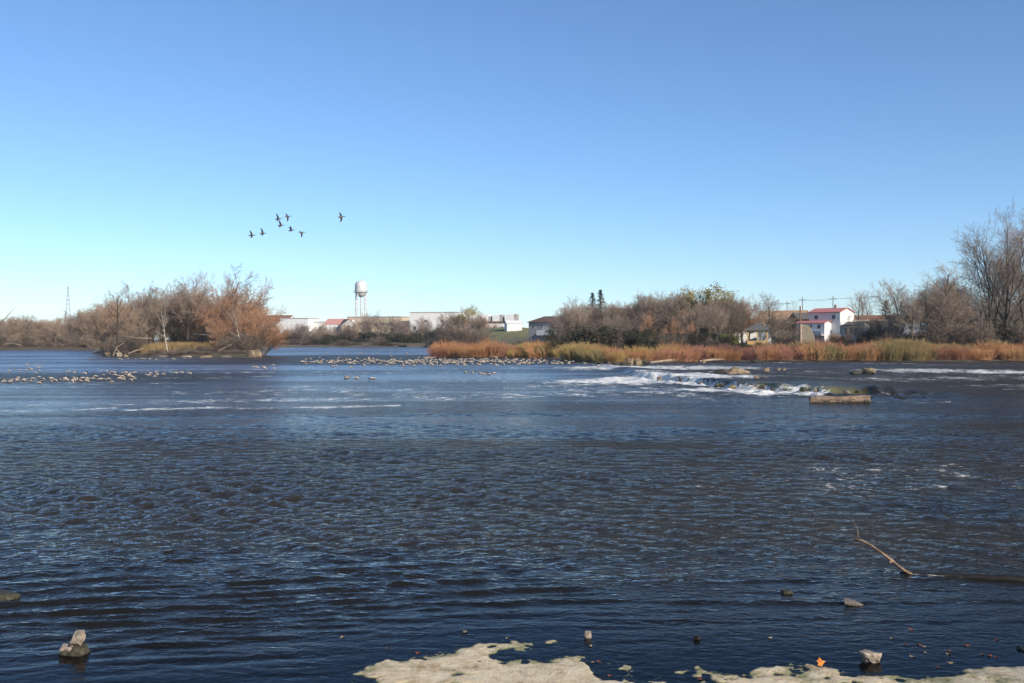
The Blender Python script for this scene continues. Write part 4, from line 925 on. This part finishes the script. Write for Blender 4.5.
for z_, L in ((44, 5.5), (52, 6.5), (60, 4.5)):
    q = MB(); q.tube([(-L, 0, z_), (L, 0, z_)], .25, 4); q.tube([(-L, 0, z_), (0, 0, z_ + 3)], .18, 4); q.tube([(L, 0, z_), (0, 0, z_ + 3)], .18, 4); q.build('cross_arm', steel, py_)
# utility poles and wires behind the houses
poles = []
for px, Yv, top, lb in [(787, 330, 301, 'thin utility pole left of the red roofed house, shortest of the three'), (802.5, 300, 297, 'utility pole rising over the dark shed'), (833, 290, 296, 'utility pole rising behind the red roof')]:
    Xv = (px - 512) / F * Yv; zt = zof(top, Yv); zg = gz(Xv, Yv); o = empty('utility_pole', (Xv, Yv, zg)); tag(o, lb, 'pole', 'utility poles')
    q = MB(); q.tube([(0, 0, -.5), (0, 0, zt - zg)], [.16, .11], 8); q.build('shaft', mat('pole_wood', (.2, .17, .14)), o)
    q = MB(); q.box(-1.1, 1.1, -.06, .06, zt - zg - 1.0, zt - zg - .88); q.build('cross_arm', dwood, o)
    for k in (-1, 0, 1):
        q = MB(); q.lathe([(.01, zt - zg - .88), (.06, zt - zg - .86), (.04, zt - zg - .75), (.01, zt - zg - .7)], 8, (k * .95, 0)); q.build('insulator', greyw, o)
    poles.append((Xv, Yv, zt - .72))
ends = [((760 - 512) / F * 345, 345, zof(303, 345))] + poles + [((905 - 512) / F * 275, 275, zof(293, 275))]
for k, lb in ((-1, 'overhead wire on the left insulators of the utility poles'), (1, 'overhead wire on the right insulators of the utility poles')):
    q = MB(); pts = []
    for A0, B0 in zip(ends[:-1], ends[1:]):
        for t in np.linspace(0, 1, 9)[:-1]:
            pts.append((A0[0] + (B0[0] - A0[0]) * t + k * .95, A0[1] + (B0[1] - A0[1]) * t, A0[2] + (B0[2] - A0[2]) * t - .8 * 4 * t * (1 - t) * .5))
    q.tube(pts, .028, 4); tag(q.build('overhead_wire', dark), lb, 'wire', 'overhead wires')

# ------------------------------------------------------------------ rocks, logs
def rock_mesh(name, seed, sx, sy, sz, sub=3, ang=0.35):
    import bmesh
    rg = np.random.default_rng(seed); bm = bmesh.new()
    for k in range(15):
        v = rg.normal(size=3); v = v / np.abs(v).max() * .55 + unit(v) * .45; v *= .85 + .2 * rg.random(); bm.verts.new(v)
    bmesh.ops.convex_hull(bm, input=bm.verts)
    for v in [v for v in bm.verts if not v.link_faces]: bm.verts.remove(v)
    bmesh.ops.bevel(bm, geom=bm.edges[:] + bm.verts[:], offset=.06, segments=1, affect='EDGES', profile=.6)
    bmesh.ops.triangulate(bm, faces=bm.faces[:])
    for k in range(3 if sub > 1 else 1): bmesh.ops.subdivide_edges(bm, edges=[e for e in bm.edges if e.calc_length() > .16], cuts=1, use_grid_fill=True)
    bmesh.ops.triangulate(bm, faces=bm.faces[:])
    co = np.array([v.co[:] for v in bm.verts])
    dsp = np.stack([fbm(co[:, 0] * 4 + 9 * k + co[:, 2] * 2, co[:, 1] * 4 + co[:, 2] * 3.3, 4, seed + k) for k in range(3)], -1) - .5
    co += dsp * .20
    for v, c in zip(bm.verts, co): v.co = (c[0] * sx, c[1] * sy, c[2] * sz)
    me = bpy.data.meshes.new(name); bm.to_mesh(me); bm.free(); return me
rk_pale = mat('pale_limestone', (0.44, 0.36, 0.28), (0.20, 0.16, 0.12), 16, 0.85, 0.01)
rk_dark = mat('wet_mossy_rock', (0.065, 0.055, 0.032), (0.022, 0.02, 0.013), 14, 0.6, 0.01)
rk_tan = mat('tan_rock', (0.32, 0.24, 0.15), (0.14, 0.10, 0.065), 1.5, 0.85, 0.05)
rk_grey = mat('grey_rock', (0.22, 0.19, 0.16), (0.10, 0.085, 0.07), 2.0, 0.85, 0.04)
def rock(px, py, w_, h_, d_, mt, label, seed, z=None, group=None, name='rock', rz=0.0):
    q = onw(px, py); me = rock_mesh(name, seed, w_ / 2, d_ / 2, h_ / 2); o = link(name, me, mt)
    o.location = (q.x, q.y, (h_ * .18 if z is None else z)); o.rotation_euler.z = rz; tag(o, label, 'rock', group); return o
rock(76, 653, .44, .24, .32, rk_dark, 'dark mossy stone under two pale stones in the water at the lower left', 5, z=.01)
rock(69, 653.5, .25, .15, .20, rk_pale, 'lower pale stone leaning on the mossy stone at the lower left', 17, z=.085)
o = rock(77, 653, .23, .20, .20, rk_pale, 'upper pale stone sitting on the mossy stone at the lower left', 14, z=.20); o.rotation_euler = (.1, .1, .4)
o = rock(871, 661, .31, .20, .24, rk_pale, 'angular pale stone in the shallows beside the orange leaf', 21, z=.05)
o = rock(853, 604, .34, .11, .2, rk_grey, 'flat grey stone barely out of the water below the dead branch', 23, z=.015); o.rotation_euler.y = .2
rock(588, 638, .105, .13, .09, rk_pale, 'small pale upright stone in the shallows near the beach tip', 31, z=.03)
rock(697, 640, .09, .10, .08, rk_dark, 'small dark stone in the shallows right of the small pale one', 33, z=.015)
rock(463, 632, .12, .06, .10, rk_grey, 'small flat grey stone in front of the beach tip', 34, z=.005)
rock(787, 593, .22, .10, .15, rk_dark, 'dark wet stone breaking the surface left of the flat grey stone', 35, z=.0)
rock(3, 597, .55, .22, .5, rk_dark, 'dark wet rock under a hump of water at the left edge', 36, z=.0)
rock(1022, 650, .16, .08, .16, rk_dark, 'dark stone in the shallows at the right edge', 37, z=.01)
# rapids rocks
rr_ = random.Random(17)
def bigrock(px, py, wpx, hpx, mt, label, seed, group=None, dm=1.0, zb_=0.0):
    q = onw(px, py); s = q.y / F; w_ = wpx * s; h_ = hpx * s * 1.5; me = rock_mesh('rock', seed, w_ / 2, w_ / 2 * .7 * dm, h_ / 2); o = link('rock', me, mt)
    o.location = (q.x, q.y + w_ * .2, h_ * .18 + zb_); tag(o, label, 'rock', group); return o
bigrock(739, 377.5, 27, 9, rk_tan, 'big square edged brown boulder above the white rapid', 41, zb_=.3)
bigrock(722, 375.5, 20, 4, rk_dark, 'flat dark rock left of the big square boulder in the rapids', 42, zb_=.25)
bigrock(729, 387.5, 26, 5, rk_tan, 'flat greenish brown rock in the white foam below the big boulder', 43)
bigrock(869, 374, 15, 6, rk_tan, 'brown wedge rock in midstream above the log', 44, zb_=.1)
bigrock(857, 374.5, 14, 2.6, rk_dark, 'low dark rock beside the brown wedge rock in midstream', 45, zb_=.1)
bigrock(767, 374, 6, 5, rk_tan, 'small tan rock right of the big boulder', 46, zb_=.25)
bigrock(779, 372, 4, 2.5, rk_tan, 'tiny tan rock, second right of the big boulder', 47, zb_=.25)
bigrock(785, 372, 4, 2.5, rk_tan, 'tiny tan rock, third right of the big boulder', 48, zb_=.25)
for i, (px, py, w_, h_, mt, lb) in enumerate([(616, 365.6, 10, 4, rk_dark, 'dark rock at the left end of the shore boulders'), (626, 366.5, 13, 4, rk_dark, 'low dark rock in the middle of the shore boulders'),
        (631, 365.5, 9, 8, rk_tan, 'upright tan boulder at the shore above the rapid, left of the pair'), (638, 365.5, 9, 7, rk_tan, 'upright tan boulder at the shore above the rapid, right of the pair'), (645, 364.5, 9, 6, rk_dark, 'dark boulder at the right end of the shore boulders'),
        (650, 375.8, 10, 4, rk_dark, 'dark slanted rock where the upper sheet of water ends'), (684, 368, 5, 3, rk_dark, 'small dark rock in the upper white rapid'),
        (704, 363, 4, 3, rk_tan, 'small pale rock at the waterline below the red shrubs'), (722, 362.8, 10, 3, rk_dark, 'dark low rock at the waterline below the red shrubs'),
        (757, 362.6, 14, 4, rk_dark, 'long dark rock at the waterline in front of the gazebo'), (763, 383.5, 8, 5, rk_dark, 'dark knob of the ledge under the tumbling crest'),
        (757, 384, 6, 6, rk_tan, 'pale knob of the ledge splitting the crest'), (708, 384, 12, 4, rk_grey, 'grey ledge rock at the left of the tumbling crest'), (600, 364.3, 8, 2.5, rk_dark, 'small dark rock at the foot of the yellow orange shrubs')]):
    bigrock(px, py, w_, h_, mt, lb, 60 + i, 'rocks around the rapids', zb_=.2 if px > 640 and 370 < py < 385 else 0)
for i in range(22):
    px = 652 + i * 10.2 + rr_.uniform(-3, 3); py = float(np.interp(px, [q_[0] for q_ in LEDGE], [q_[1] for q_ in LEDGE])) - rr_.uniform(-.6, .9)
    bigrock(px, py, rr_.uniform(3.5, 9), rr_.uniform(2.2, 5.0), rr_.choice([rk_dark, rk_dark, rk_grey, rk_tan]), lab('rough rock breaking the crest of the rapid ledge', 0).replace(', at the left edge', ''), 150 + i, 'rocks along the rapid ledge', zb_=.1)
for i, (a, b_, lb) in enumerate([((650, 363.6), (690, 361.2), 'long pale driftwood log on the shore behind the boulders'), ((700, 362.2), (724, 361.4), 'short pale driftwood log below the red shrubs')]):
    A0 = onw(*a); B0 = onw(*b_); q = MB(); q.tube([A0 + Vector((0, 0, .15)), (A0 + B0) / 2 + Vector((0, .3, .35)), B0 + Vector((0, 0, .3))], [.20, .24, .13], 9); tag(q.build('driftwood_log', mat('driftwood', (.36, .28, .20), (.18, .14, .10), 2), None, True), lb, 'log')
for i, (x0, x1, lb) in enumerate([(422, 436, 'pale gravel strip in front of the willow point'), (486, 498, 'pale flat rock at the foot of the orange willow spit'), (548, 566, 'pale flat rock at the foot of the yellow willows')]):
    bigrock((x0 + x1) / 2, 358.2, x1 - x0, 1.6, rk_pale, lb, 90 + i)
# squared timber log
logm = mat('weathered_timber', (0.30, 0.21, 0.15), (0.12, 0.08, 0.055), 5, 0.85, 0.03, 0, (.25, 1, 1))
endm = mat('cut_end_grain', (0.46, 0.33, 0.22), (0.30, 0.2, 0.13), 9, 0.85)
q0 = onw(813, 403); q1 = onw(869, 402.5); L = (q1 - q0).length; root = empty('floating_log', ((q0.x + q1.x) / 2, (q0.y + q1.y) / 2 + .3, .14), R(-2)); root.rotation_euler.y = R(-1.5)
tag(root, 'thick weathered brown timber log lying in the water right of the white rapid', 'log')
rg = np.random.default_rng(4); V = []; Fc = []; nr = 26; ns = 20
for i in range(nr):
    t = i / (nr - 1); xx = (t - .5) * L; r = .30 + .05 * t
    for k in range(ns):
        a = 2 * math.pi * k / ns; sq = .18; rr = r * (1 - .10 * sst(np.array(abs(t - .5) * 2), .85, 1.0)) * (1 + .10 * math.sin(t * 17 + a) * .5) * (1 + sq * (abs(math.cos(2 * a)) * -1 + .5)) * (1 + .06 * math.sin(a * 5 + t * 3) + .03 * rg.normal())
        top = .02 * math.sin(t * 9) * (math.sin(a) > 0)
        V.append((xx + (.06 * math.cos(a * 3) if i in (0, nr - 1) else 0), rr * math.cos(a) * .95, rr * math.sin(a) * .85 + float(top)))
for i in range(nr - 1):
    for k in range(ns): Fc.append((i * ns + k, i * ns + (k + 1) % ns, (i + 1) * ns + (k + 1) % ns, (i + 1) * ns + k))
me = bpy.data.meshes.new('shaft'); me.from_pydata(V, [], Fc); me.update(); link('shaft', me, [logm, rk_dark], root)
me.polygons.foreach_set('material_index', [1 if sum(V[k][2] for k in f) / 4 < -.06 + .05 * math.sin(V[f[0]][0] * 5) else 0 for f in Fc])
for s, i0 in ((0, 0), (1, (nr - 1) * ns)):
    me = bpy.data.meshes.new('cut_end'); me.from_pydata([V[i0 + k] for k in range(ns)], [], [tuple(range(ns))]); me.update(); link('cut_end', me, endm, root)
# dead branch and sunken log
bm_ = mat('peeled_branch', (0.30, 0.20, 0.13), (0.14, 0.09, 0.055), 12, 0.8, 0.004)
b0 = onw(912, 574); s = b0.y / F
def bpt(px, py, dy=0): Yv = b0.y + dy; return Vector(((px - 512) / F * Yv, Yv, zof(py, Yv)))
root = empty('dead_branch', b0); tag(root, 'bare forked dead branch sticking out of the water at the lower right', 'branch')
q = MB(); pts = [bpt(918, 578, -.02), bpt(905, 571), bpt(896, 564, .05), bpt(891, 560, .08), bpt(882, 553, .12), bpt(872, 546, .18), bpt(863, 541, .22), bpt(855, 539.5, .25)]
q.tube([p_ - b0 for p_ in pts], [.030, .026, .024, .033, .020, .019, .019, .028], 9); q.build('stem', bm_, root, True)
q = MB(); q.tube([p_ - b0 for p_ in (bpt(856, 540, .25), bpt(858.5, 534, .24), bpt(857, 528, .22), bpt(852.5, 520, .2))], [.013, .009, .007, .004], 7); q.build('side_twig', bm_, root, True)
q = MB(); q.tube([p_ - b0 for p_ in (bpt(892, 561, .08), bpt(889.5, 563, .0))], [.028, .018], 7); q.build('knot_stub', bm_, root, True)
q = MB(); A0 = onw(900, 573); B0 = onw(1060, 583); n_ = 14
q.tube([A0 + (B0 - A0) * (i / n_) + Vector((0, 0, -.015 + .03 * (i / n_) + .012 * math.sin(i * 2.1))) for i in range(n_ + 1)], [.035 + .05 * i / n_ for i in range(n_ + 1)], 12)
tag(q.build('sunken_log', mat('waterlogged_bark', (0.025, 0.02, 0.015), (0.012, 0.01, 0.008), 8, 0.5), None, True), 'dark wet log lying level with the water at the right edge behind the dead branch', 'log')
# fallen leaves
lm = [mat('orange_leaf', (0.62, 0.24, 0.05), (0.42, 0.13, 0.03), 20), mat('russet_leaf', (0.30, 0.09, 0.04), (0.18, 0.05, 0.03), 20), mat('buff_leaf', (0.40, 0.30, 0.17), (0.26, 0.18, 0.10), 20)]
def leaf(px, py, size, mi, label, group=None, up=0.0, z=.004):
    q = onw(px, py); me = bpy.data.meshes.new('fallen_leaf'); rg = random.Random(int(px * 7 + py)); V = []; n = 15
    for k in range(n):
        a = 2 * math.pi * k / n; r = size * (1.0 if k % 3 == 0 else .62) * (.85 + .3 * rg.random()) * (.8 if math.cos(a) < -.6 else 1)
        V.append((r * math.cos(a), r * math.sin(a) * .8, .18 * size * math.cos(2 * a) + .05 * size * rg.random()))
    T = .0015; Vt = V + [(a, b_, c - T) for a, b_, c in V] + [(0, 0, .1 * size), (0, 0, .1 * size - T)]
    Fc = [(k, (k + 1) % n, 2 * n) for k in range(n)] + [(n + (k + 1) % n, n + k, 2 * n + 1) for k in range(n)] + [(k, n + k, n + (k + 1) % n, (k + 1) % n) for k in range(n)]
    me.from_pydata(Vt, [], Fc); me.update(); o = link('fallen_leaf', me, lm[mi]); g_ = max(gz(q.x, q.y), 0.002)
    o.location = (q.x, q.y, g_ + z + (size * .7 * up)); o.rotation_euler = (up * 1.2, 0, rg.random() * 6.28 if not up else .4); tag(o, label, 'leaf', group); return o
leaf(820, 667, .075, 0, 'bright orange leaf standing upright at the water edge', up=.9)
GL = 'leaves floating in the shallows'
rr2 = random.Random(3)
for i in range(24):
    px = rr2.choice([rr2.uniform(340, 540), rr2.uniform(560, 780), rr2.uniform(880, 1000)]); py = rr2.uniform(628, 668) if px > 560 else rr2.uniform(632, 660)
    q = onw(px, py)
    if gz(q.x, q.y) > -.005: continue
    leaf(px, py, rr2.uniform(.03, .05), rr2.choice([1, 1, 2]), 'small faded leaf floating in the dark shallows near the beach', GL)
for px, py, mi in ((480, 664, 1), (560, 672, 2), (700, 680, 1), (745, 676, 2), (420, 672, 2), (610, 676, 1)):
    leaf(px, py, .035, mi, 'small dry leaf lying on the pale beach crust', 'leaves lying on the beach')
# pebbles & grit of the beach are in the material; a few thumb sized stones
for i in range(26):
    px = rr2.uniform(380, 1000); py = rr2.uniform(646, 682); q = onw(px, py)
    if gz(q.x, q.y) < .012: continue
    sz = rr2.uniform(.012, .03); me = rock_mesh('pebble', 200 + i, sz, sz * .8, sz * .6, 1); o = link('pebble', me, rr2.choice([rk_grey, rk_pale, rk_dark])); o.location = (q.x, q.y, gz(q.x, q.y) + sz * .2)
    tag(o, 'tiny stone lying on the pale beach crust', 'pebble', 'tiny stones on the beach')

# island driftwood and dead trunks
dw = mat('bleached_wood', (0.34, 0.27, 0.20), (0.18, 0.14, 0.10), 1, 0.9)
def deadwood(pts, r, label, name='driftwood_log', m_=None):
    q = MB(); P_ = []
    for px, py, Yv in pts: P_.append(Vector(((px - 512) / F * Yv, Yv, zof(py, Yv))))
    r *= .7; q.tube(P_, [r * (1 - .6 * i / (len(P_) - 1)) for i in range(len(P_))], 7); tag(q.build(name, m_ or dw, None, True), label, 'log' if name == 'driftwood_log' else 'tree')
deadwood([(-4, 326, 360), (4, 320, 360), (9, 314, 360), (14.5, 308, 360)], .30, 'pale dead trunk leaning up to the right at the left edge', 'dead_tree')
for a in [([(123, 336.5, 228), (138, 338, 228), (153, 338.5, 229)], .22, 'thin bleached log lying above the left shore of the island'), ([(128, 354, 226), (136, 350.5, 227), (144, 348.5, 228)], .34, 'thick bleached log slanting down to the island waterline'),
          ([(112, 345, 228), (119, 352, 226), (122, 356, 225)], .3, 'bleached root end at the left of the island shore'), ([(113, 356, 225), (117, 347, 226), (124, 343, 227)], .28, 'pale upturned root beside the bleached root end'),
          ([(148, 351, 229), (165, 352.5, 228), (182, 351, 229)], .2, 'thin grey log lying along the middle of the island shore'), ([(190, 350, 229), (210, 353, 227), (226, 351, 228)], .25, 'grey log lying along the right of the island shore'),
          ([(193, 334, 236), (207, 335, 236), (216, 337, 236)], .2, 'fallen pale trunk above the yellow grass of the island'), ([(205, 355.5, 226), (222, 349, 228), (235, 343, 229)], .28, 'brown leaning dead stem at the right of the island shore'),
          ([(2, 345, 352), (12, 343, 353), (22, 345.5, 352)], .3, 'pale fallen trunk at the water edge of the far left bank')]: deadwood(*a)
for i, (px, py, w_, h_, mt) in enumerate([(108, 356, 9, 4, rk_tan), (118, 356.5, 8, 5, rk_pale), (126, 357, 7, 3, rk_tan), (186, 357.5, 12, 2, rk_pale), (205, 357.8, 14, 3, rk_tan), (226, 357.8, 12, 3, rk_grey), (252, 357.6, 12, 8, rk_tan), (258, 357.6, 8, 9, rk_tan), (160, 357.2, 16, 2, rk_grey)]):
    bigrock(px, py, w_, h_, mt, ['tan rock at the left tip of the island shore', 'pale rock beside the upturned root on the island', 'small tan rock left of the pale trunk on the island shore', 'flat pale rock at the middle of the island waterline',
        'flat tan rock right of the middle of the island waterline', 'grey rock near the right end of the island waterline', 'brown bank lump at the right tip of the island', 'tallest brown lump at the very right tip of the island', 'low grey rock under the slim pale trunk of the island'][i], 120 + i)

# ------------------------------------------------------------------ geese
gb = mat('goose_brown', (0.20, 0.15, 0.11), (0.11, 0.085, 0.065), 9); gw = mat('goose_pale', (0.62, 0.55, 0.47), (0.48, 0.41, 0.34), 9); gk = mat('goose_black', (0.03, 0.028, 0.026), (0.02, 0.02, 0.02), 5)
def goose_mesh(name, pose):
    """one continuous skin: body from tail to breast, neck and head; material by part of the body"""
    ax = {'swim': [(-.42, .10, .015), (-.34, .12, .05), (-.20, .10, .11), (0, .09, .145), (.16, .10, .13), (.25, .14, .085), (.29, .22, .06), (.31, .32, .055), (.335, .385, .058), (.38, .40, .05), (.43, .385, .018), (.46, .38, .006)],
          'rest': [(-.40, .12, .015), (-.32, .13, .05), (-.18, .11, .12), (0, .10, .15), (.14, .11, .14), (.23, .14, .10), (.26, .19, .06), (.24, .24, .05), (.21, .27, .045), (.17, .27, .04), (.12, .26, .018), (.09, .26, .006)],
          'feed': [(-.42, .14, .015), (-.34, .14, .05), (-.20, .11, .11), (0, .09, .145), (.16, .09, .13), (.26, .10, .085), (.33, .12, .05), (.39, .10, .042), (.43, .06, .044), (.46, .02, .04), (.485, -.02, .018), (.49, -.04, .006)],
          'fly': [(-.44, .0, .02), (-.36, .0, .055), (-.22, -.01, .10), (0, -.015, .125), (.15, -.01, .11), (.25, .01, .075), (.35, .03, .042), (.46, .045, .036), (.53, .05, .042), (.58, .05, .038), (.62, .045, .016), (.65, .045, .006)]}[pose]
    n = 12; V = []; Fc = []; M = []
    pts = [Vector((a, 0, b_)) for a, b_, c in ax]
    for i, (a, b_, r) in enumerate(ax):
        d = (pts[min(i + 1, len(pts) - 1)] - pts[max(i - 1, 0)]).normalized(); v = Vector((0, 1, 0)); u = d.cross(v)
        wd = 1.15 if i < 5 else 1.0
        for k in range(n):
            t = 2 * math.pi * k / n; V.append(pts[i] + u * (-math.cos(t) * r) + v * (math.sin(t) * r * wd))
    up_ = lambda k: math.cos(2 * math.pi * (k + .5) / n)
    for i in range(len(ax) - 1):
        for k in range(n):
            Fc.append((i * n + k, (i + 1) * n + k, (i + 1) * n + (k + 1) % n, i * n + (k + 1) % n)); hi = up_(k) > -.5
            M.append((1 if i == 0 else (0 if hi else 1)) if i < 4 else (1 if i == 4 else 2))
    Fc += [tuple(range(n))[::-1], tuple((len(ax) - 1) * n + k for k in range(n))]; M += [1, 2]
    return V, Fc, M
def finish(name, V, Fc, M):
    me = bpy.data.meshes.new(name); me.from_pydata([tuple(v) for v in V], [], Fc); me.update()
    for m_ in (gb, gw, gk): me.materials.append(m_)
    me.polygons.foreach_set('material_index', M); me.polygons.foreach_set('use_smooth', [True] * len(M)); return me
gd = mat('goose_silhouette', (0.055, 0.045, 0.038), (0.035, 0.03, 0.026), 9)  # darkened goose brown for the flyers: silhouette against the sky painted into the colour
GM = {k: finish('goose_' + k, *goose_mesh('goose', k)) for k in ('swim', 'rest', 'feed')}
def flying(flap, sweep=.12):
    V, Fc, M = goose_mesh('g', 'fly'); V = list(V); Fc = list(Fc); M = list(M)
    # wings grown from the flank faces between rings 3 and 5
    for s in (-1, 1):
        n = 12; kk = 3 if s > 0 else 9
        stations = [(.10, .30, .06, .035), (.30, .27, .5, .028), (.55, .22, .85, .02), (.76, .13, 1.0, .012), (.86, .03, 1.05, .004)]
        base = len(V)
        for j, (sp_, chd, bend, th) in enumerate(stations):
            ang = R(flap) * (1 if sp_ < .35 else .75); yy = sp_ * math.cos(ang); zz_ = .03 + sp_ * math.sin(ang) - .10 * (sp_ ** 2) * (1 if flap > 0 else -.6); xc = .05 - sweep * sp_ * sp_ * 2.2
            for (cx_, cz_) in ((.5, 0), (.15, 1), (-.5, .2), (.1, -.6)): V.append(Vector((xc + cx_ * chd, s * yy, zz_ + cz_ * th)))
        root_idx = [5 * n + kk, 4 * n + (kk + (-1 if s > 0 else 1)), 3 * n + kk, 4 * n + (kk + (1 if s > 0 else -1))]
        rings = [root_idx] + [[base + j * 4 + c for c in range(4)] for j in range(len(stations))]
        for a, b_ in zip(rings[:-1], rings[1:]):
            for c in range(4): Fc.append((a[c], a[(c + 1) % 4], b_[(c + 1) % 4], b_[c])); M.append(0)
        Fc.append(tuple(rings[-1])); M.append(2)
    me = finish('flying_goose', V, Fc, M); me.materials[0] = gd; me.materials[1] = gb; return me
def goose(kind, px, py, size, label, group, rz, z=0.0):
    q = onw(px, py); o = bpy.data.objects.new('goose', GM[kind]); COL.objects.link(o); o.location = (q.x, q.y, z - .01)
    s = size / 1.02; o.scale = (s, s, s); o.rotation_euler = (0, 0, rz); tag(o, label, 'goose', group); return o
rg3 = random.Random(8)
def flock(n, x0, x1, y0, y1, label, group, size=(.55, .75), z=.03, slope=0.0):
    used = []
    for i in range(n):
        for _ in range(30):
            px = rg3.uniform(x0, x1); py = rg3.gauss((y0 + y1) / 2, (y1 - y0) / 3.2) + slope * (px - x0)
            q = onw(px, py)
            if all((q.x - a) ** 2 + (q.y - b_) ** 2 > .35 for a, b_ in used): break
        used.append((q.x, q.y)); goose(rg3.choice(['swim', 'swim', 'rest', 'rest', 'feed']), px, py, rg3.uniform(*size), label, group, rg3.choice([0, math.pi]) + rg3.uniform(-.7, .7), z)
flock(16, 1, 46, 379, 383, 'goose resting in the line at the far left of the left flock', 'geese at the far left end of the left flock', slope=-.02)
flock(26, 48, 88, 378.5, 382.5, 'goose in the packed row at the middle of the left flock', 'geese in the packed row of the left flock', slope=-.01)
flock(24, 92, 136, 376, 382.5, 'goose in the scattered bunch at the right half of the left flock', 'geese in the right half of the left flock', slope=-.03)
flock(9, 94, 134, 372, 375, 'goose in the upper row of the left flock', 'geese in the upper row of the left flock')
flock(8, 144, 164, 373, 376.5, 'goose in the small bunch just right of the left flock', 'geese just right of the left flock')
for px, py, lb in ((176, 373.5, 'goose alone on the left of the three right of the left flock'), (182, 373, 'middle goose of the three right of the left flock'), (190, 374, 'last goose on the right of the left flock'), (85, 374, 'goose alone above the middle of the left flock')):
    goose('swim', px, py, .75, lb, None, .2, .02)
flock(16, 3, 50, 367, 372, 'dark goose swimming in the blue water behind the left flock', 'geese swimming behind the left flock', (.5, .65), 0)
flock(5, 60, 75, 371, 373, 'dark goose swimming between the left flock and the island', 'geese swimming before the island', (.5, .65), 0)
flock(12, 118, 190, 358.4, 359.8, 'pale goose in the row along the island shore', 'geese along the island shore', (.6, .8), .03)
flock(9, 250, 275, 366, 369, 'goose swimming in the small group below the island tip', 'geese below the island tip', (.6, .8), .0)
flock(75, 300, 432, 359.5, 363.5, 'goose in the long crowded bar of geese across midstream', 'geese on the long midstream bar', (.65, .9), .04)
flock(40, 432, 530, 359.5, 363.0, 'goose on the gravel in front of the orange willow spit', 'geese in front of the willow spit', (.65, .9), .04)
flock(14, 286, 440, 351.5, 355, 'distant goose swimming in the channel behind the midstream bar', 'geese in the channel behind the bar', (.8, .9), 0)
flock(7, 452, 500, 372, 375, 'goose swimming apart below the willow spit', 'geese swimming below the willow spit', (.6, .8), 0)
flock(4, 340, 385, 377, 380, 'goose swimming alone in midstream below the long bar', 'geese alone in midstream', (.7, .9), 0)
flock(8, 553, 572, 362, 364.5, 'white breasted goose near the bend of the yellow willows', 'geese near the bend of the willows', (.6, .8), 0)
flock(22, 300, 520, 364, 366.5, 'goose strayed to the near side of the midstream bar', 'geese on the near side of the bar', (.65, .85), 0)
V_ = []; F_ = []; M_ = []
for i in range(330):
    px = rg3.gauss(440, 75) if i % 4 else rg3.uniform(330, 640)
    if not 285 < px < 640: continue
    py = rg3.gauss(361.8, 1.5) + max(0, px - 560) * .02; q = onw(px, py)
    if gz(q.x, q.y) > 0: continue
    v, f, m_ = goose_mesh('g', rg3.choice(['swim', 'rest', 'feed'])); a = rg3.choice([0, math.pi]) + rg3.uniform(-.7, .7); s = rg3.uniform(.6, .9); b0_ = len(V_)
    mt_ = Matrix.Translation(q + Vector((0, 0, .02))) @ Matrix.Rotation(a, 4, 'Z') @ Matrix.Scale(s, 4); V_ += [mt_ @ p_ for p_ in v]; F_ += [tuple(k + b0_ for k in ff) for ff in f]; M_ += m_
o = link('goose_flock', finish('goose_flock', V_, F_, M_)); tag(o, 'mass of tiny geese crowding the long bar across midstream', 'geese', kind='stuff')
# flying geese
Yf = 118
for i, (px, py, flap, rz, rx, lb) in enumerate([
    (251.5, 235.5, 30, 20, .9, 'leftmost flying goose of the lower pair, wings half raised'), (262.5, 233.5, 38, 15, 1.0, 'second flying goose from the left with raised wings'),
    (278, 219, 55, 10, 1.2, 'flying goose at the upper left of the cluster, wings high'), (280.5, 225.5, 48, 5, 1.1, 'flying goose right under the upper left one of the cluster'),
    (287.5, 216.5, -30, 25, 1.0, 'topmost flying goose of the cluster with wings bowed down'), (291, 230.5, 68, 0, .25, 'small flying goose with one upright wing stroke below the cluster'),
    (301.5, 232.5, -42, 30, .9, 'flying goose at the lower right of the cluster'), (341, 217, -14, 12, 1.15, 'lone flying goose far right of the others with fully spread wings')]):
    o = link('flying_goose', flying(flap)); Yv = Yf + i * 1.3; o.location = wp(px, Yv, py=py); s = .82 if i != 7 else .9
    o.scale = (s, s, s); o.rotation_euler = (rx if i != 5 else .2, R(-6), R(rz)); tag(o, lb, 'goose', 'geese flying in the sky')
# a bare tree behind the photographer on the right; its twigs shade the corner of the beach
plant('lanky_a', 22.6, -3.6, 11.5, 'bare tree on the near bank behind the viewpoint', cat='tree')
# ------------------------------------------------------------------ air
hm, hnt, hp = new_mat('haze'); hnt.nodes.remove(hp); pv = N(hnt, 'ShaderNodeVolumePrincipled'); pv.inputs['Color'].default_value = (0.80, 0.90, 1.0, 1)
pv.inputs['Density'].default_value = 0.00009; pv.inputs['Anisotropy'].default_value = 0.0; hnt.links.new(pv.outputs[0], hnt.nodes['Material Output'].inputs['Volume'])
q = MB(); q.box(-5700, 5700, -420, 3600, -4, 90); tag(q.build('haze', hm), 'thin pale blue haze over the far banks', 'haze', kind='stuff')
